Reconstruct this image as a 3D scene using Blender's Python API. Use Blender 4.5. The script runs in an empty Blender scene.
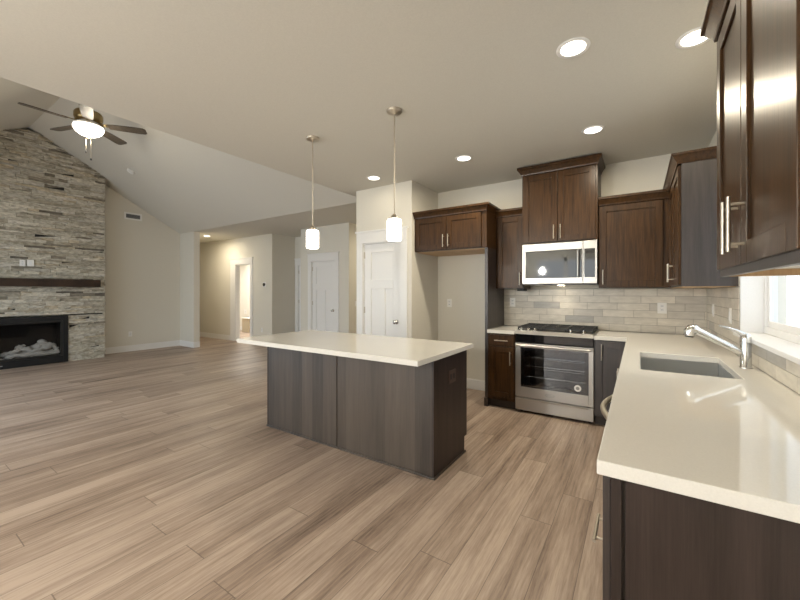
import bpy, bmesh, math, random
from mathutils import Vector, Matrix
random.seed(7)
sc = bpy.context.scene
COL = sc.collection
PI = math.pi

# ------------------------------------------------------------------ camera
cam_d = bpy.data.cameras.new('camera')
cam = bpy.data.objects.new('camera', cam_d)
COL.objects.link(cam)
cam_d.sensor_fit = 'HORIZONTAL'
cam_d.sensor_width = 36.0
cam_d.lens = 36.0 * 360.0 / 800.0
cam_d.shift_y = -(300.0 - 291.65) / 800.0
cam_d.clip_start = 0.02
cam.location = (0, 0, 1.36)
cam.rotation_euler = (math.radians(90), 0, math.radians(33.48))
sc.camera = cam
sc.cycles.diffuse_bounces = 8
sc.cycles.max_bounces = 14

# ------------------------------------------------------------------ world + daylight + exposure
W = bpy.data.worlds.new('overcast_sky')
sc.world = W
W.use_nodes = True
bg = W.node_tree.nodes['Background']
bg.inputs[0].default_value = (0.86, 0.93, 1.0, 1)
bg.inputs[1].default_value = 1.7

def area(name, loc, rot, sx, sy, power, color, portal=False, spread=None):
    l = bpy.data.lights.new(name, 'AREA')
    l.shape = 'RECTANGLE'; l.size = sx; l.size_y = sy
    l.energy = power; l.color = color
    if portal: l.cycles.is_portal = True
    if spread: l.spread = spread
    o = bpy.data.objects.new(name, l)
    COL.objects.link(o)
    o.location = loc; o.rotation_euler = rot
    return o
DAY = (0.92, 0.96, 1.0)
# daylight through the glazed doors of the living room and of the dining end (behind the camera), plus an added side fill
area('daylight_living', (-6.6, -1.2, 1.25), (math.radians(56), 0, 0), 4.2, 2.3, 66, (0.72, 0.87, 1.0))
area('daylight_dining', (-1.85, -3.5, 1.25), (math.radians(90), 0, 0), 1.8, 2.3, 12, DAY)
area('side_fill', (-3.85, -2.3, 1.25), (math.radians(90), 0, math.radians(-90)), 1.7, 2.3, 62, DAY)  # added fill for the dining end, from an invented side opening
# added fill light behind the camera, with no fixture
_l = bpy.data.lights.new('fill_light', 'POINT'); _l.energy = 155; _l.color = (1.0, 0.965, 0.87); _l.shadow_soft_size = 0.07
_o = bpy.data.objects.new('fill_light', _l); COL.objects.link(_o); _o.location = (-2.3, -2.2, 1.95)
# sky through the kitchen window
area('window_portal', (0.80, 2.69, 1.66), (0, math.radians(90), 0), 1.14, 1.32, 1, (1, 1, 1), portal=True)

vs = sc.view_settings
sc.display_settings.display_device = 'sRGB'
vs.view_transform = 'Standard'
vs.look = 'None'
vs.gamma = 1.0
vs.use_curve_mapping = False
vs.exposure = 0.42
WARM = (1.0, 0.885, 0.68)
DOWNLIGHT_W = 14.0

# ------------------------------------------------------------------ materials
def new_mat(name):
    m = bpy.data.materials.new(name)
    m.use_nodes = True
    nt = m.node_tree
    return m, nt, nt.nodes['Principled BSDF']

def N(nt, typ, **kw):
    n = nt.nodes.new(typ)
    for k, v in kw.items(): setattr(n, k, v)
    return n

def mth(nt, op, a, b=None, c=None):
    n = nt.nodes.new('ShaderNodeMath'); n.operation = op
    for i, v in enumerate((a, b, c)):
        if v is None: continue
        if isinstance(v, (int, float)): n.inputs[i].default_value = v
        else: nt.links.new(v, n.inputs[i])
    return n.outputs[0]

def ramp(nt, fac, stops):
    r = nt.nodes.new('ShaderNodeValToRGB')
    while len(r.color_ramp.elements) < len(stops): r.color_ramp.elements.new(0.5)
    for e, (p, c) in zip(r.color_ramp.elements, stops):
        e.position = p; e.color = (*c, 1)
    nt.links.new(fac, r.inputs[0])
    return r.outputs[0]

def coords(nt, kind='Object'):
    return nt.nodes.new('ShaderNodeTexCoord').outputs[kind]

def noise(nt, vec, scale, detail=3, rough=0.55, stretch=None):
    if stretch:
        mp = nt.nodes.new('ShaderNodeMapping'); mp.inputs['Scale'].default_value = stretch
        nt.links.new(vec, mp.inputs[0]); vec = mp.outputs[0]
    n = nt.nodes.new('ShaderNodeTexNoise')
    n.inputs['Scale'].default_value = scale; n.inputs['Detail'].default_value = detail
    n.inputs['Roughness'].default_value = rough
    nt.links.new(vec, n.inputs['Vector'])
    return n.outputs['Fac']

def bump(nt, bsdf, h, strength, dist=0.01):
    b = nt.nodes.new('ShaderNodeBump')
    b.inputs['Strength'].default_value = strength; b.inputs['Distance'].default_value = dist
    nt.links.new(h, b.inputs['Height']); nt.links.new(b.outputs[0], bsdf.inputs['Normal'])

def mix(nt, fac, a, b, mode='MIX'):
    n = nt.nodes.new('ShaderNodeMix'); n.data_type = 'RGBA'; n.blend_type = mode
    for sock, v in ((n.inputs['Factor'], fac), (n.inputs['A'], a), (n.inputs['B'], b)):
        if isinstance(v, (int, float)): sock.default_value = v
        elif isinstance(v, tuple): sock.default_value = (*v, 1)
        else: nt.links.new(v, sock)
    return n.outputs['Result']

def plain(name, col, rough=0.5, metal=0.0, spec=0.5, tex=0.0, bscale=300, coat=0.0):
    m, nt, b = new_mat(name)
    b.inputs['Base Color'].default_value = (*col, 1)
    b.inputs['Roughness'].default_value = rough
    b.inputs['Metallic'].default_value = metal
    b.inputs['Specular IOR Level'].default_value = spec
    b.inputs['Coat Weight'].default_value = coat
    f = noise(nt, coords(nt), bscale, 2)
    lo = tuple(c * 0.97 for c in col); hi = tuple(min(1, c * 1.03) for c in col)
    nt.links.new(ramp(nt, f, [(0.3, lo), (0.7, hi)]), b.inputs['Base Color'])
    if tex: bump(nt, b, f, tex, 0.002)
    return m

def emit(name, col, strength):
    m, nt, b = new_mat(name)
    b.inputs['Base Color'].default_value = (0.9, 0.9, 0.88, 1)
    b.inputs['Emission Color'].default_value = (*col, 1)
    b.inputs['Emission Strength'].default_value = strength
    return m

def wood(name, dark, light, rough=0.32, sx=26, sz=1.6, spec=0.38):
    m, nt, b = new_mat(name)
    oc = coords(nt)
    g = noise(nt, oc, 1.0, 6, 0.62, (sx, sx, sz))
    fine = noise(nt, oc, 1.0, 3, 0.7, (170, 170, 5))
    f = mth(nt, 'ADD', mth(nt, 'MULTIPLY', g, 0.65), mth(nt, 'MULTIPLY', fine, 0.35))
    nt.links.new(ramp(nt, f, [(0.34, dark), (0.66, light)]), b.inputs['Base Color'])
    b.inputs['Roughness'].default_value = rough
    b.inputs['Specular IOR Level'].default_value = spec
    bump(nt, b, fine, 0.12, 0.002)
    return m

def board_wood(name, dark, light, width, axis=0):
    """vertical boards of slightly different tone"""
    m, nt, b = new_mat(name)
    oc = coords(nt)
    sp = N(nt, 'ShaderNodeSeparateXYZ'); nt.links.new(oc, sp.inputs[0])
    x = mth(nt, 'ADD', sp.outputs[axis], 10.03)
    cell = mth(nt, 'FLOOR', mth(nt, 'DIVIDE', x, width))
    wn = N(nt, 'ShaderNodeTexWhiteNoise', noise_dimensions='1D'); nt.links.new(cell, wn.inputs['W'])
    g = noise(nt, oc, 1.0, 6, 0.62, (22, 22, 1.2))
    fine = noise(nt, oc, 1.0, 3, 0.7, (150, 150, 4))
    f = mth(nt, 'ADD', mth(nt, 'ADD', mth(nt, 'MULTIPLY', g, 0.45), mth(nt, 'MULTIPLY', fine, 0.25)), mth(nt, 'MULTIPLY', wn.outputs[0], 0.3))
    nt.links.new(ramp(nt, f, [(0.28, dark), (0.72, light)]), b.inputs['Base Color'])
    b.inputs['Roughness'].default_value = 0.42
    bump(nt, b, fine, 0.1, 0.002)
    return m

def floor_mat():
    m, nt, b = new_mat('vinyl_plank')
    geo = N(nt, 'ShaderNodeNewGeometry')
    sp = N(nt, 'ShaderNodeSeparateXYZ'); nt.links.new(geo.outputs['Position'], sp.inputs[0])
    x, y = sp.outputs[0], sp.outputs[1]
    PW, PL = 0.178, 1.83
    xr = mth(nt, 'DIVIDE', mth(nt, 'ADD', x, 20.0), PW)
    row = mth(nt, 'FLOOR', xr); fx = mth(nt, 'FRACT', xr)
    w1 = N(nt, 'ShaderNodeTexWhiteNoise', noise_dimensions='1D'); nt.links.new(row, w1.inputs['W'])
    yr = mth(nt, 'ADD', mth(nt, 'DIVIDE', mth(nt, 'ADD', y, 30.0), PL), w1.outputs[0])
    idx = mth(nt, 'FLOOR', yr); fy = mth(nt, 'FRACT', yr)
    cv = N(nt, 'ShaderNodeCombineXYZ'); nt.links.new(row, cv.inputs[0]); nt.links.new(idx, cv.inputs[1])
    w2 = N(nt, 'ShaderNodeTexWhiteNoise', noise_dimensions='3D'); nt.links.new(cv.outputs[0], w2.inputs['Vector'])
    rnd = w2.outputs['Value']
    gv = N(nt, 'ShaderNodeCombineXYZ')
    nt.links.new(x, gv.inputs[0]); nt.links.new(y, gv.inputs[1]); nt.links.new(mth(nt, 'MULTIPLY', rnd, 40.0), gv.inputs[2])
    grain = noise(nt, gv.outputs[0], 1.0, 9, 0.68, (15, 1.0, 1))
    fine = noise(nt, gv.outputs[0], 1.0, 4, 0.65, (170, 9.0, 1))
    broad = noise(nt, gv.outputs[0], 1.0, 2, 0.5, (7, 0.8, 1))
    # cathedral figure: rings distorted along the plank
    wv = N(nt, 'ShaderNodeTexWave', wave_type='BANDS', bands_direction='X', wave_profile='SIN')
    mp = N(nt, 'ShaderNodeMapping'); mp.inputs['Scale'].default_value = (9, 0.9, 1)
    nt.links.new(gv.outputs[0], mp.inputs[0]); nt.links.new(mp.outputs[0], wv.inputs['Vector'])
    wv.inputs['Scale'].default_value = 1.2; wv.inputs['Distortion'].default_value = 9.0
    wv.inputs['Detail'].default_value = 3; wv.inputs['Detail Scale'].default_value = 1.0
    f = mth(nt, 'ADD', mth(nt, 'ADD', mth(nt, 'MULTIPLY', grain, 0.46), mth(nt, 'MULTIPLY', fine, 0.30)),
            mth(nt, 'ADD', mth(nt, 'MULTIPLY', wv.outputs['Fac'], 0.05), mth(nt, 'MULTIPLY', broad, 0.34)))
    f = mth(nt, 'ADD', f, mth(nt, 'MULTIPLY', mth(nt, 'SUBTRACT', rnd, 0.5), 0.11))
    c = ramp(nt, f, [(0.38, (0.105, 0.074, 0.055)), (0.47, (0.240, 0.175, 0.134)), (0.56, (0.335, 0.252, 0.196)), (0.68, (0.46, 0.362, 0.290))])
    ex = mth(nt, 'MINIMUM', fx, mth(nt, 'SUBTRACT', 1.0, fx))
    ey = mth(nt, 'MINIMUM', fy, mth(nt, 'SUBTRACT', 1.0, fy))
    gx = mth(nt, 'LESS_THAN', ex, 0.010); gy = mth(nt, 'LESS_THAN', ey, 0.0014)
    gap = mth(nt, 'MAXIMUM', gx, gy)
    c2 = mix(nt, mth(nt, 'MULTIPLY', gap, 0.55), c, (0.06, 0.045, 0.033))
    nt.links.new(c2, b.inputs['Base Color'])
    nt.links.new(mth(nt, 'ADD', 0.30, mth(nt, 'MULTIPLY', fine, 0.22)), b.inputs['Roughness'])
    b.inputs['Specular IOR Level'].default_value = 0.4
    bump(nt, b, mth(nt, 'SUBTRACT', mth(nt, 'MULTIPLY', fine, 0.3), gap), 0.25, 0.002)
    return m

def col_attr_mat(name, rough, nscale, nstretch, bstr, spec=0.3, lo=(0.35, 0.34, 0.32)):
    m, nt, b = new_mat(name)
    a = N(nt, 'ShaderNodeAttribute', attribute_name='tone')
    oc = coords(nt)
    f = noise(nt, oc, nscale, 5, 0.6, nstretch)
    c = mix(nt, 1.0, a.outputs['Color'], ramp(nt, f, [(0.25, lo), (0.75, (1.0, 1.0, 1.0))]), 'MULTIPLY')
    nt.links.new(c, b.inputs['Base Color'])
    b.inputs['Roughness'].default_value = rough
    b.inputs['Specular IOR Level'].default_value = spec
    bump(nt, b, f, bstr, 0.01)
    return m

def glass_mat(name, tint=(1, 1, 1), refl=0.06, rough=0.0, fr=0.25):
    m = bpy.data.materials.new(name); m.use_nodes = True
    nt = m.node_tree; nt.nodes.clear()
    out = N(nt, 'ShaderNodeOutputMaterial'); mx = N(nt, 'ShaderNodeMixShader')
    t = N(nt, 'ShaderNodeBsdfTransparent'); t.inputs[0].default_value = (*tint, 1)
    g = N(nt, 'ShaderNodeBsdfGlossy'); g.inputs['Roughness'].default_value = rough
    lw = N(nt, 'ShaderNodeLayerWeight'); lw.inputs[0].default_value = 0.25
    fac = mth(nt, 'ADD', refl, mth(nt, 'MULTIPLY', lw.outputs['Fresnel'], fr))
    nt.links.new(mth(nt, 'MINIMUM', fac, 0.9), mx.inputs[0])
    nt.links.new(t.outputs[0], mx.inputs[1]); nt.links.new(g.outputs[0], mx.inputs[2])
    nt.links.new(mx.outputs[0], out.inputs[0])
    return m

M = {}
M['floor'] = floor_mat()
M['wall'] = plain('greige_paint', (0.665, 0.635, 0.56), 0.75, spec=0.25, tex=0.08, bscale=180)
M['ceiling'] = plain('ceiling_paint', (0.61, 0.59, 0.53), 0.85, spec=0.2, tex=0.15, bscale=120)
M['white'] = plain('white_trim_paint', (0.76, 0.75, 0.73), 0.4)
M['white_gloss'] = plain('white_vinyl', (0.74, 0.74, 0.74), 0.3)
M['plate'] = plain('white_plastic', (0.78, 0.77, 0.74), 0.35)
M['cab'] = wood('espresso_stain', (0.014, 0.0060, 0.0018), (0.073, 0.034, 0.0115), 0.30, sx=48, sz=3.0, spec=0.28)
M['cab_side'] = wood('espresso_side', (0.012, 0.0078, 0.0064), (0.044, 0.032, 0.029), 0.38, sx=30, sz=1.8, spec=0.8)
M['toe'] = plain('dark_toe_board', (0.03, 0.02, 0.015), 0.5)
M['isl'] = board_wood('island_boards', (0.030, 0.0225, 0.0175), (0.096, 0.075, 0.058), 0.137)
M['isl_end'] = wood('island_end', (0.015, 0.0098, 0.008), (0.046, 0.031, 0.026), 0.38, sx=14, sz=1.0)
M['seam'] = plain('raw_edge', (0.05, 0.026, 0.014), 0.6)
M['rawwood'] = wood('raw_maple', (0.42, 0.27, 0.14), (0.58, 0.40, 0.23), 0.5, sx=4, sz=4)
M['melamine'] = plain('white_melamine', (0.8, 0.79, 0.76), 0.4)
def quartz():
    m, nt, b = new_mat('cream_quartz')
    f = noise(nt, coords(nt), 220, 4, 0.6)
    nt.links.new(ramp(nt, f, [(0.3, (0.665, 0.645, 0.60)), (0.7, (0.71, 0.69, 0.645))]), b.inputs['Base Color'])
    b.inputs['Roughness'].default_value = 0.04
    b.inputs['Specular IOR Level'].default_value = 0.55
    return m
M['quartz'] = quartz()
def steel(name, col, rough, stretch):
    m, nt, b = new_mat(name)
    f = noise(nt, coords(nt), 1.0, 3, 0.6, stretch)
    b.inputs['Metallic'].default_value = 1.0
    b.inputs['Base Color'].default_value = (*col, 1)
    nt.links.new(mth(nt, 'ADD', rough, mth(nt, 'MULTIPLY', f, 0.10)), b.inputs['Roughness'])
    return m
M['steel'] = steel('brushed_steel', (0.47, 0.455, 0.43), 0.28, (4, 4, 400))
M['sinksteel'] = steel('sink_steel', (0.60, 0.61, 0.61), 0.26, (300, 5, 5))
M['nickel'] = steel('brushed_nickel', (0.55, 0.50, 0.42), 0.36, (200, 200, 10))
M['chrome'] = steel('chrome', (0.75, 0.75, 0.74), 0.08, (50, 50, 50))
M['black'] = plain('black_enamel', (0.012, 0.012, 0.012), 0.3)
M['blackmetal'] = plain('black_metal', (0.010, 0.010, 0.011), 0.5, spec=0.3)
M['iron'] = plain('cast_iron', (0.02, 0.02, 0.02), 0.6)
M['blackglass'] = plain('black_glass', (0.008, 0.008, 0.009), 0.04, spec=0.6)
M['mirrorglass'] = plain('microwave_glass', (0.03, 0.032, 0.033), 0.03, spec=0.6)
M['cavity'] = plain('oven_cavity', (0.05, 0.05, 0.055), 0.45)
M['brass'] = plain('antique_brass', (0.36, 0.27, 0.13), 0.3, metal=1.0)
M['blade'] = wood('fan_blade_wood', (0.05, 0.040, 0.030), (0.11, 0.09, 0.07), 0.45)
M['mantel'] = wood('mantel_wood', (0.012, 0.0065, 0.004), (0.05, 0.025, 0.014), 0.4, sx=8, sz=8)
M['log'] = plain('ceramic_log', (0.62, 0.60, 0.56), 0.9, tex=0.6, bscale=30)
M['stone'] = col_attr_mat('ledger_stone', 0.85, 1.0, (14, 14, 40), 0.5)
M['tile'] = col_attr_mat('glazed_tile', 0.30, 1.0, (9, 9, 30), 0.08, 0.45, (0.74, 0.73, 0.72))
M['grout'] = plain('grout', (0.33, 0.31, 0.27), 0.9)
M['glass'] = glass_mat('window_glass', (0.97, 0.98, 0.98), 0.03)
M['ovenglass'] = glass_mat('oven_glass', (0.75, 0.77, 0.8), 0.09)
M['fireglass'] = glass_mat('fireplace_glass', (0.8, 0.8, 0.8), 0.02, fr=0.10)
M['lens'] = emit('downlight_lens', (1.0, 0.92, 0.80), 3.0)
M['shade'] = emit('pendant_opal', (1.0, 0.93, 0.80), 7.0)
M['bowl'] = emit('fan_opal', (1.0, 0.91, 0.76), 6.0)
M['puck'] = emit('cooktop_lamp', (1.0, 0.85, 0.62), 20.0)
M['dark'] = plain('dark_gap', (0.01, 0.009, 0.008), 0.7)
M['display'] = plain('display_black', (0.01, 0.01, 0.012), 0.08)
M['grey'] = plain('grey_print', (0.25, 0.25, 0.25), 0.5)
M['sticker'] = plain('white_sticker', (0.8, 0.8, 0.78), 0.5)
M['beige_box'] = plain('beige_box', (0.45, 0.38, 0.27), 0.5)

# ------------------------------------------------------------------ mesh helpers
class MB:
    def __init__(s): s.v = []; s.f = []; s.c = []; s.sm = []
    def _add(s, vs, fs, col=None, smooth=False):
        n = len(s.v); s.v += [tuple(p) for p in vs]
        for f in fs: s.f.append([n + i for i in f]); s.c.append(col); s.sm.append(smooth)
        return s
    def box(s, x0, x1, y0, y1, z0, z1, col=None):
        x0, x1 = sorted((x0, x1)); y0, y1 = sorted((y0, y1)); z0, z1 = sorted((z0, z1))
        vs = [(x0,y0,z0),(x1,y0,z0),(x1,y1,z0),(x0,y1,z0),(x0,y0,z1),(x1,y0,z1),(x1,y1,z1),(x0,y1,z1)]
        return s._add(vs, [(0,3,2,1),(4,5,6,7),(0,1,5,4),(1,2,6,5),(2,3,7,6),(3,0,4,7)], col)
    def hexa(s, b, t, col=None):
        """four bottom and four top points, both anticlockwise from above"""
        return s._add(list(b) + list(t), [(0,3,2,1),(4,5,6,7),(0,1,5,4),(1,2,6,5),(2,3,7,6),(3,0,4,7)], col)
    def prism(s, poly, axis, a, b, col=None):
        """poly: 2D points; axis 'x' (poly is y,z), 'y' (poly is x,z), 'z' (poly is x,y)"""
        def P(p, t):
            return {'x': (t, p[0], p[1]), 'y': (p[0], t, p[1]), 'z': (p[0], p[1], t)}[axis]
        n = len(poly)
        vs = [P(p, a) for p in poly] + [P(p, b) for p in poly]
        fs = [tuple(range(n))[::-1], tuple(range(n, 2 * n))] + [(i, (i + 1) % n, n + (i + 1) % n, n + i) for i in range(n)]
        return s._add(vs, fs, col)
    def tube(s, pts, r, seg=10, caps=True):
        pts = [Vector(p) for p in pts]
        rs = r if isinstance(r, (list, tuple)) else [r] * len(pts)
        rings = []
        t0 = (pts[1] - pts[0]).normalized()
        up = Vector((0, 0, 1)) if abs(t0.z) < 0.9 else Vector((1, 0, 0))
        a = t0.cross(up).normalized()
        for i, p in enumerate(pts):
            if i == 0: t = t0
            elif i == len(pts) - 1: t = (pts[i] - pts[i-1]).normalized()
            else: t = ((pts[i] - pts[i-1]).normalized() + (pts[i+1] - pts[i]).normalized()).normalized()
            a = (a - t * a.dot(t)).normalized(); b = t.cross(a)
            rings.append([p + (a * math.cos(2*PI*k/seg) + b * math.sin(2*PI*k/seg)) * rs[i] for k in range(seg)])
        vs = [v for ring in rings for v in ring]; fs = []
        for i in range(len(rings) - 1):
            for k in range(seg):
                k2 = (k + 1) % seg
                fs.append((i*seg+k, i*seg+k2, (i+1)*seg+k2, (i+1)*seg+k))
        s._add(vs, fs, None, True)
        if caps:
            s._add(rings[0], [tuple(range(seg))[::-1]]); s._add(rings[-1], [tuple(range(seg))])
        return s
    def lathe(s, prof, c, seg=32, axis='z'):
        """prof: (radius, height) list from bottom to top"""
        vs = []; fs = []
        for r, h in prof:
            for k in range(seg):
                a = 2*PI*k/seg
                if axis == 'z': vs.append((c[0] + r*math.cos(a), c[1] + r*math.sin(a), c[2] + h))
                elif axis == 'y': vs.append((c[0] + r*math.cos(a), c[1] + h, c[2] + r*math.sin(a)))
                else: vs.append((c[0] + h, c[1] + r*math.cos(a), c[2] + r*math.sin(a)))
        n = len(prof)
        for i in range(n - 1):
            for k in range(seg):
                k2 = (k+1) % seg
                fs.append((i*seg+k, i*seg+k2, (i+1)*seg+k2, (i+1)*seg+k))
        s._add(vs, fs, None, True)
        for i, rev in ((0, True), (n-1, False)):
            if prof[i][0] > 1e-5:
                ring = vs[i*seg:(i+1)*seg]
                s._add(ring, [tuple(range(seg))[::-1] if rev else tuple(range(seg))])
        return s
    def build(s, name, m, parent=None, bevel=0.0, label=None, origin=None):
        """world-space geometry; a child is made relative to the top-level root's location"""
        me = bpy.data.meshes.new(name)
        o = bpy.data.objects.new(name, me); COL.objects.link(o)
        root = parent
        while root is not None and root.parent is not None: root = root.parent
        off = Vector(root.location) if root is not None else Vector(origin or (0, 0, 0))
        me.from_pydata([tuple(Vector(v) - off) for v in s.v], [], s.f)
        bm = bmesh.new(); bm.from_mesh(me); bmesh.ops.recalc_face_normals(bm, faces=bm.faces); bm.to_mesh(me); bm.free()
        for p, sm in zip(me.polygons, s.sm): p.use_smooth = sm
        if any(c is not None for c in s.c):
            at = me.color_attributes.new('tone', 'FLOAT_COLOR', 'CORNER')
            for p, c in zip(me.polygons, s.c):
                for li in p.loop_indices: at.data[li].color = (*(c or (0.5, 0.5, 0.5)), 1)
        me.materials.append(m)
        if parent is not None: o.parent = parent
        else: o.location = off
        if bevel:
            bv = o.modifiers.new('bevel', 'BEVEL'); bv.width = bevel; bv.segments = 2; bv.limit_method = 'ANGLE'
        if label: o['label'] = label
        return o

def tag(o, label, cat, group=None, kind=None):
    o['label'] = label; o['category'] = cat
    if group: o['group'] = group
    if kind: o['kind'] = kind
    return o
def thing(name, label, cat, loc, group=None):
    o = bpy.data.objects.new(name, None); COL.objects.link(o); o.location = loc
    o.empty_display_size = 0.1
    return tag(o, label, cat, group)
def struct(o, label, cat='wall'):
    return tag(o, label, cat, None, 'structure')
def copy_tree(o, parent=None):
    c = o.copy(); COL.objects.link(c)
    if parent is not None: c.parent = parent
    for ch in list(o.children): copy_tree(ch, c)
    return c
def text_part(name, txt, size, loc, rot, m, parent):
    cu = bpy.data.curves.new(name, 'FONT'); cu.body = txt; cu.size = size; cu.extrude = 0.0006
    cu.align_x = 'CENTER'; cu.align_y = 'CENTER'
    t = bpy.data.objects.new(name, cu); COL.objects.link(t)
    me = bpy.data.meshes.new_from_object(t)
    bpy.data.objects.remove(t)
    R = Matrix.Translation(Vector(loc)) @ rot.to_4x4()
    mb = MB(); mb._add([R @ v.co for v in me.vertices], [tuple(p.vertices) for p in me.polygons])
    return mb.build(name, m, parent)
RX90 = Matrix.Rotation(PI/2, 3, 'X')

class Fr:
    """face frame: 'y' faces -y at y=pos (u is x); 'x' faces -x at x=pos (u is y). depth d grows toward the viewer"""
    def __init__(s, ax, pos): s.ax = ax; s.p = pos
    def pt(s, u, z, d): return (u, s.p - d, z) if s.ax == 'y' else (s.p - d, u, z)
    def box(s, mb, u0, u1, z0, z1, d0, d1, col=None):
        a = s.pt(u0, z0, d0); b = s.pt(u1, z1, d1)
        return mb.box(a[0], b[0], a[1], b[1], a[2], b[2], col)

def shaker(fr, u0, u1, z0, z1, parent, m, name='door', w=0.062, flat=False):
    mb = MB()
    if flat: fr.box(mb, u0, u1, z0, z1, 0.001, 0.020)
    else:
        fr.box(mb, u0, u0+w, z0, z1, 0.001, 0.020); fr.box(mb, u1-w, u1, z0, z1, 0.001, 0.020)
        fr.box(mb, u0+w, u1-w, z1-w, z1, 0.001, 0.0198); fr.box(mb, u0+w, u1-w, z0, z0+w, 0.001, 0.0198)
        fr.box(mb, u0+w, u1-w, z0+w, z1-w, 0.001, 0.011)
    return mb.build(name, m, parent, bevel=0.0018)
def pull(fr, u, z, length, vertical, parent, d0=0.020):
    mb = MB(); r = 0.0055; st = 0.034
    h = length / 2
    if vertical:
        mb.tube([fr.pt(u, z-h, d0+st), fr.pt(u, z+h, d0+st)], r)
        for q in (-h*0.72, h*0.72): mb.tube([fr.pt(u, z+q, d0-0.001), fr.pt(u, z+q, d0+st)], 0.0045, 8)
    else:
        mb.tube([fr.pt(u-h, z, d0+st), fr.pt(u+h, z, d0+st)], r)
        for q in (-h*0.72, h*0.72): mb.tube([fr.pt(u+q, z, d0-0.001), fr.pt(u+q, z, d0+st)], 0.0045, 8)
    return mb.build('handle', M['nickel'], parent)
def crown_run(mb, p0, p1, out, z0, h=0.075, proj=0.044, m0=0.0, m1=0.0):
    """moulding from p0 to p1 (xy), projecting along out (unit xy); m0/m1 mitre extension factors at the ends"""
    d = Vector((p1[0]-p0[0], p1[1]-p0[1])).normalized(); o = Vector(out)
    prof = [(0, 0), (0.006, 0), (0.009, 0.012), (0.020, 0.030), (0.033, 0.050), (0.038, 0.056), (proj, 0.058), (proj, h), (0, h)]
    ring = []
    for P, s, mm in ((p0, -1, m0), (p1, 1, m1)):
        ring.append([(P[0] + o.x*q + d.x*s*mm*q, P[1] + o.y*q + d.y*s*mm*q, z0 + z*h/0.075) for q, z in prof])
    n = len(prof)
    vs = ring[0] + ring[1]
    fs = [tuple(range(n)), tuple(range(n, 2*n))[::-1]] + [(i, (i+1) % n, n+(i+1) % n, n+i) for i in range(n)]
    mb._add(vs, fs)

# ------------------------------------------------------------------ setting
CZ = 2.82            # flat ceiling
XE, YE, YR, ZR = -3.62, 4.52, 1.75, 4.371      # vault opening edge, eave, ridge
YB, XR = 4.76, 0.59  # kitchen back wall, right wall
XW = -9.65           # living room end wall

struct(MB().box(-12.2, 0.9, -3.7, 8.4, -0.1, 0.0).build('floor', M['floor']), 'wood-look plank floor running through kitchen and living room', 'floor')
c = MB()
c.box(XE, 0.9, -3.6, 8.3, CZ, CZ+0.12)
c.box(-12.1, XE, YE, 8.3, CZ, CZ+0.12)
struct(c.build('ceiling', M['ceiling']), 'flat painted ceiling over kitchen and hall', 'ceiling')
v = MB()
for (ya, za, yb_, zb) in ((YE, CZ, YR, ZR), (-1.02, CZ, YR, ZR)):
    v.hexa([(XW-0.2, ya, za), (XE-0.001, ya, za), (XE-0.001, yb_, zb), (XW-0.2, yb_, zb)],
           [(XW-0.2, ya, za+0.12), (XE-0.001, ya, za+0.12), (XE-0.001, yb_, zb+0.12), (XW-0.2, yb_, zb+0.12)])
struct(v.build('ceiling_vault', M['ceiling']), 'vaulted living room ceiling with the fan at its ridge', 'ceiling')
g = MB().prism([(YE, CZ+0.121), (YR, ZR+0.1), (-1.02, CZ+0.121)], 'x', XE, XE+0.1)
struct(g.build('wall_gable', M['wall']), 'triangular wall above the flat ceiling edge facing the vault')

# kitchen back wall (x from pantry side to right wall)
struct(MB().box(-2.59, XR+0.02, YB, YB+0.12, 0, CZ).build('wall_back', M['wall']), 'painted wall behind the range and fridge alcove')
# right wall with the window opening
wy0, wy1, wz0, wz1 = 2.02, 3.36, 1.06, 2.25
w = MB()
w.box(XR, XR+0.22, -3.5, wy0, 0, CZ); w.box(XR, XR+0.22, wy1, YB+0.12, 0, CZ)
w.box(XR, XR+0.22, wy0, wy1, 0, wz0); w.box(XR, XR+0.22, wy0, wy1, wz1, CZ)
struct(w.build('wall_right', M['wall']), 'painted wall with the kitchen window above the sink')
# pantry block: front wall with its door, side wall facing the fridge alcove
PY = 4.02
dz = 2.045
w = MB()
w.box(-3.42, -3.29, PY, PY+0.12, 0, CZ); w.box(-2.645, -2.475, PY, PY+0.12, 0, CZ); w.box(-3.29, -2.645, PY, PY+0.12, dz, CZ)
struct(w.build('wall_pantry', M['wall']), 'painted pantry wall around the white panelled door')
struct(MB().box(-2.59, -2.475, PY+0.12, YB, 0, CZ).build('wall_alcove', M['wall']), 'painted side wall of the fridge alcove')
struct(MB().box(-3.42, -3.30, PY+0.12, 8.2, 0, CZ).build('wall_entry_right', M['wall']), 'entry hall wall behind the pantry')
# living room walls
struct(MB().prism([(-1.02, 0), (YE, 0), (YE, CZ+0.06), (YR, ZR+0.06), (-1.02, CZ+0.06)], 'x', XW-0.12, XW).build('wall_living_end', M['wall']), 'gable end wall beside the stone fireplace')
struct(MB().box(XW-0.12, -8.98, YE, YE+0.14, 0, CZ).build('wall_return', M['wall']), 'short wall stub between living room and hall')
w = MB()   # living room south wall with its glazed opening
w.box(XW, -8.7, -1.14, -1.0, 0, CZ); w.box(-4.5, XE, -1.14, -1.0, 0, CZ); w.box(-8.7, -4.5, -1.14, -1.0, 2.4, CZ)
struct(w.build('wall_living_south', M['wall']), 'living room wall behind the camera with a wide glazed opening')
w = MB(); w.box(XE-0.12, XE, -3.4, -3.15, 0, CZ); w.box(XE-0.12, XE, -1.45, -1.14, 0, CZ); w.box(XE-0.12, XE, -3.15, -1.45, 2.4, CZ)  # opening invented to let the added side fill in
struct(w.build('wall_dining_side', M['wall']), 'side wall of the dining end behind the camera')
w = MB()
w.box(XE, -2.75, -3.4, -3.28, 0, CZ); w.box(-0.95, XR, -3.4, -3.28, 0, CZ); w.box(-2.75, -0.95, -3.4, -3.28, 2.4, CZ)
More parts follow.
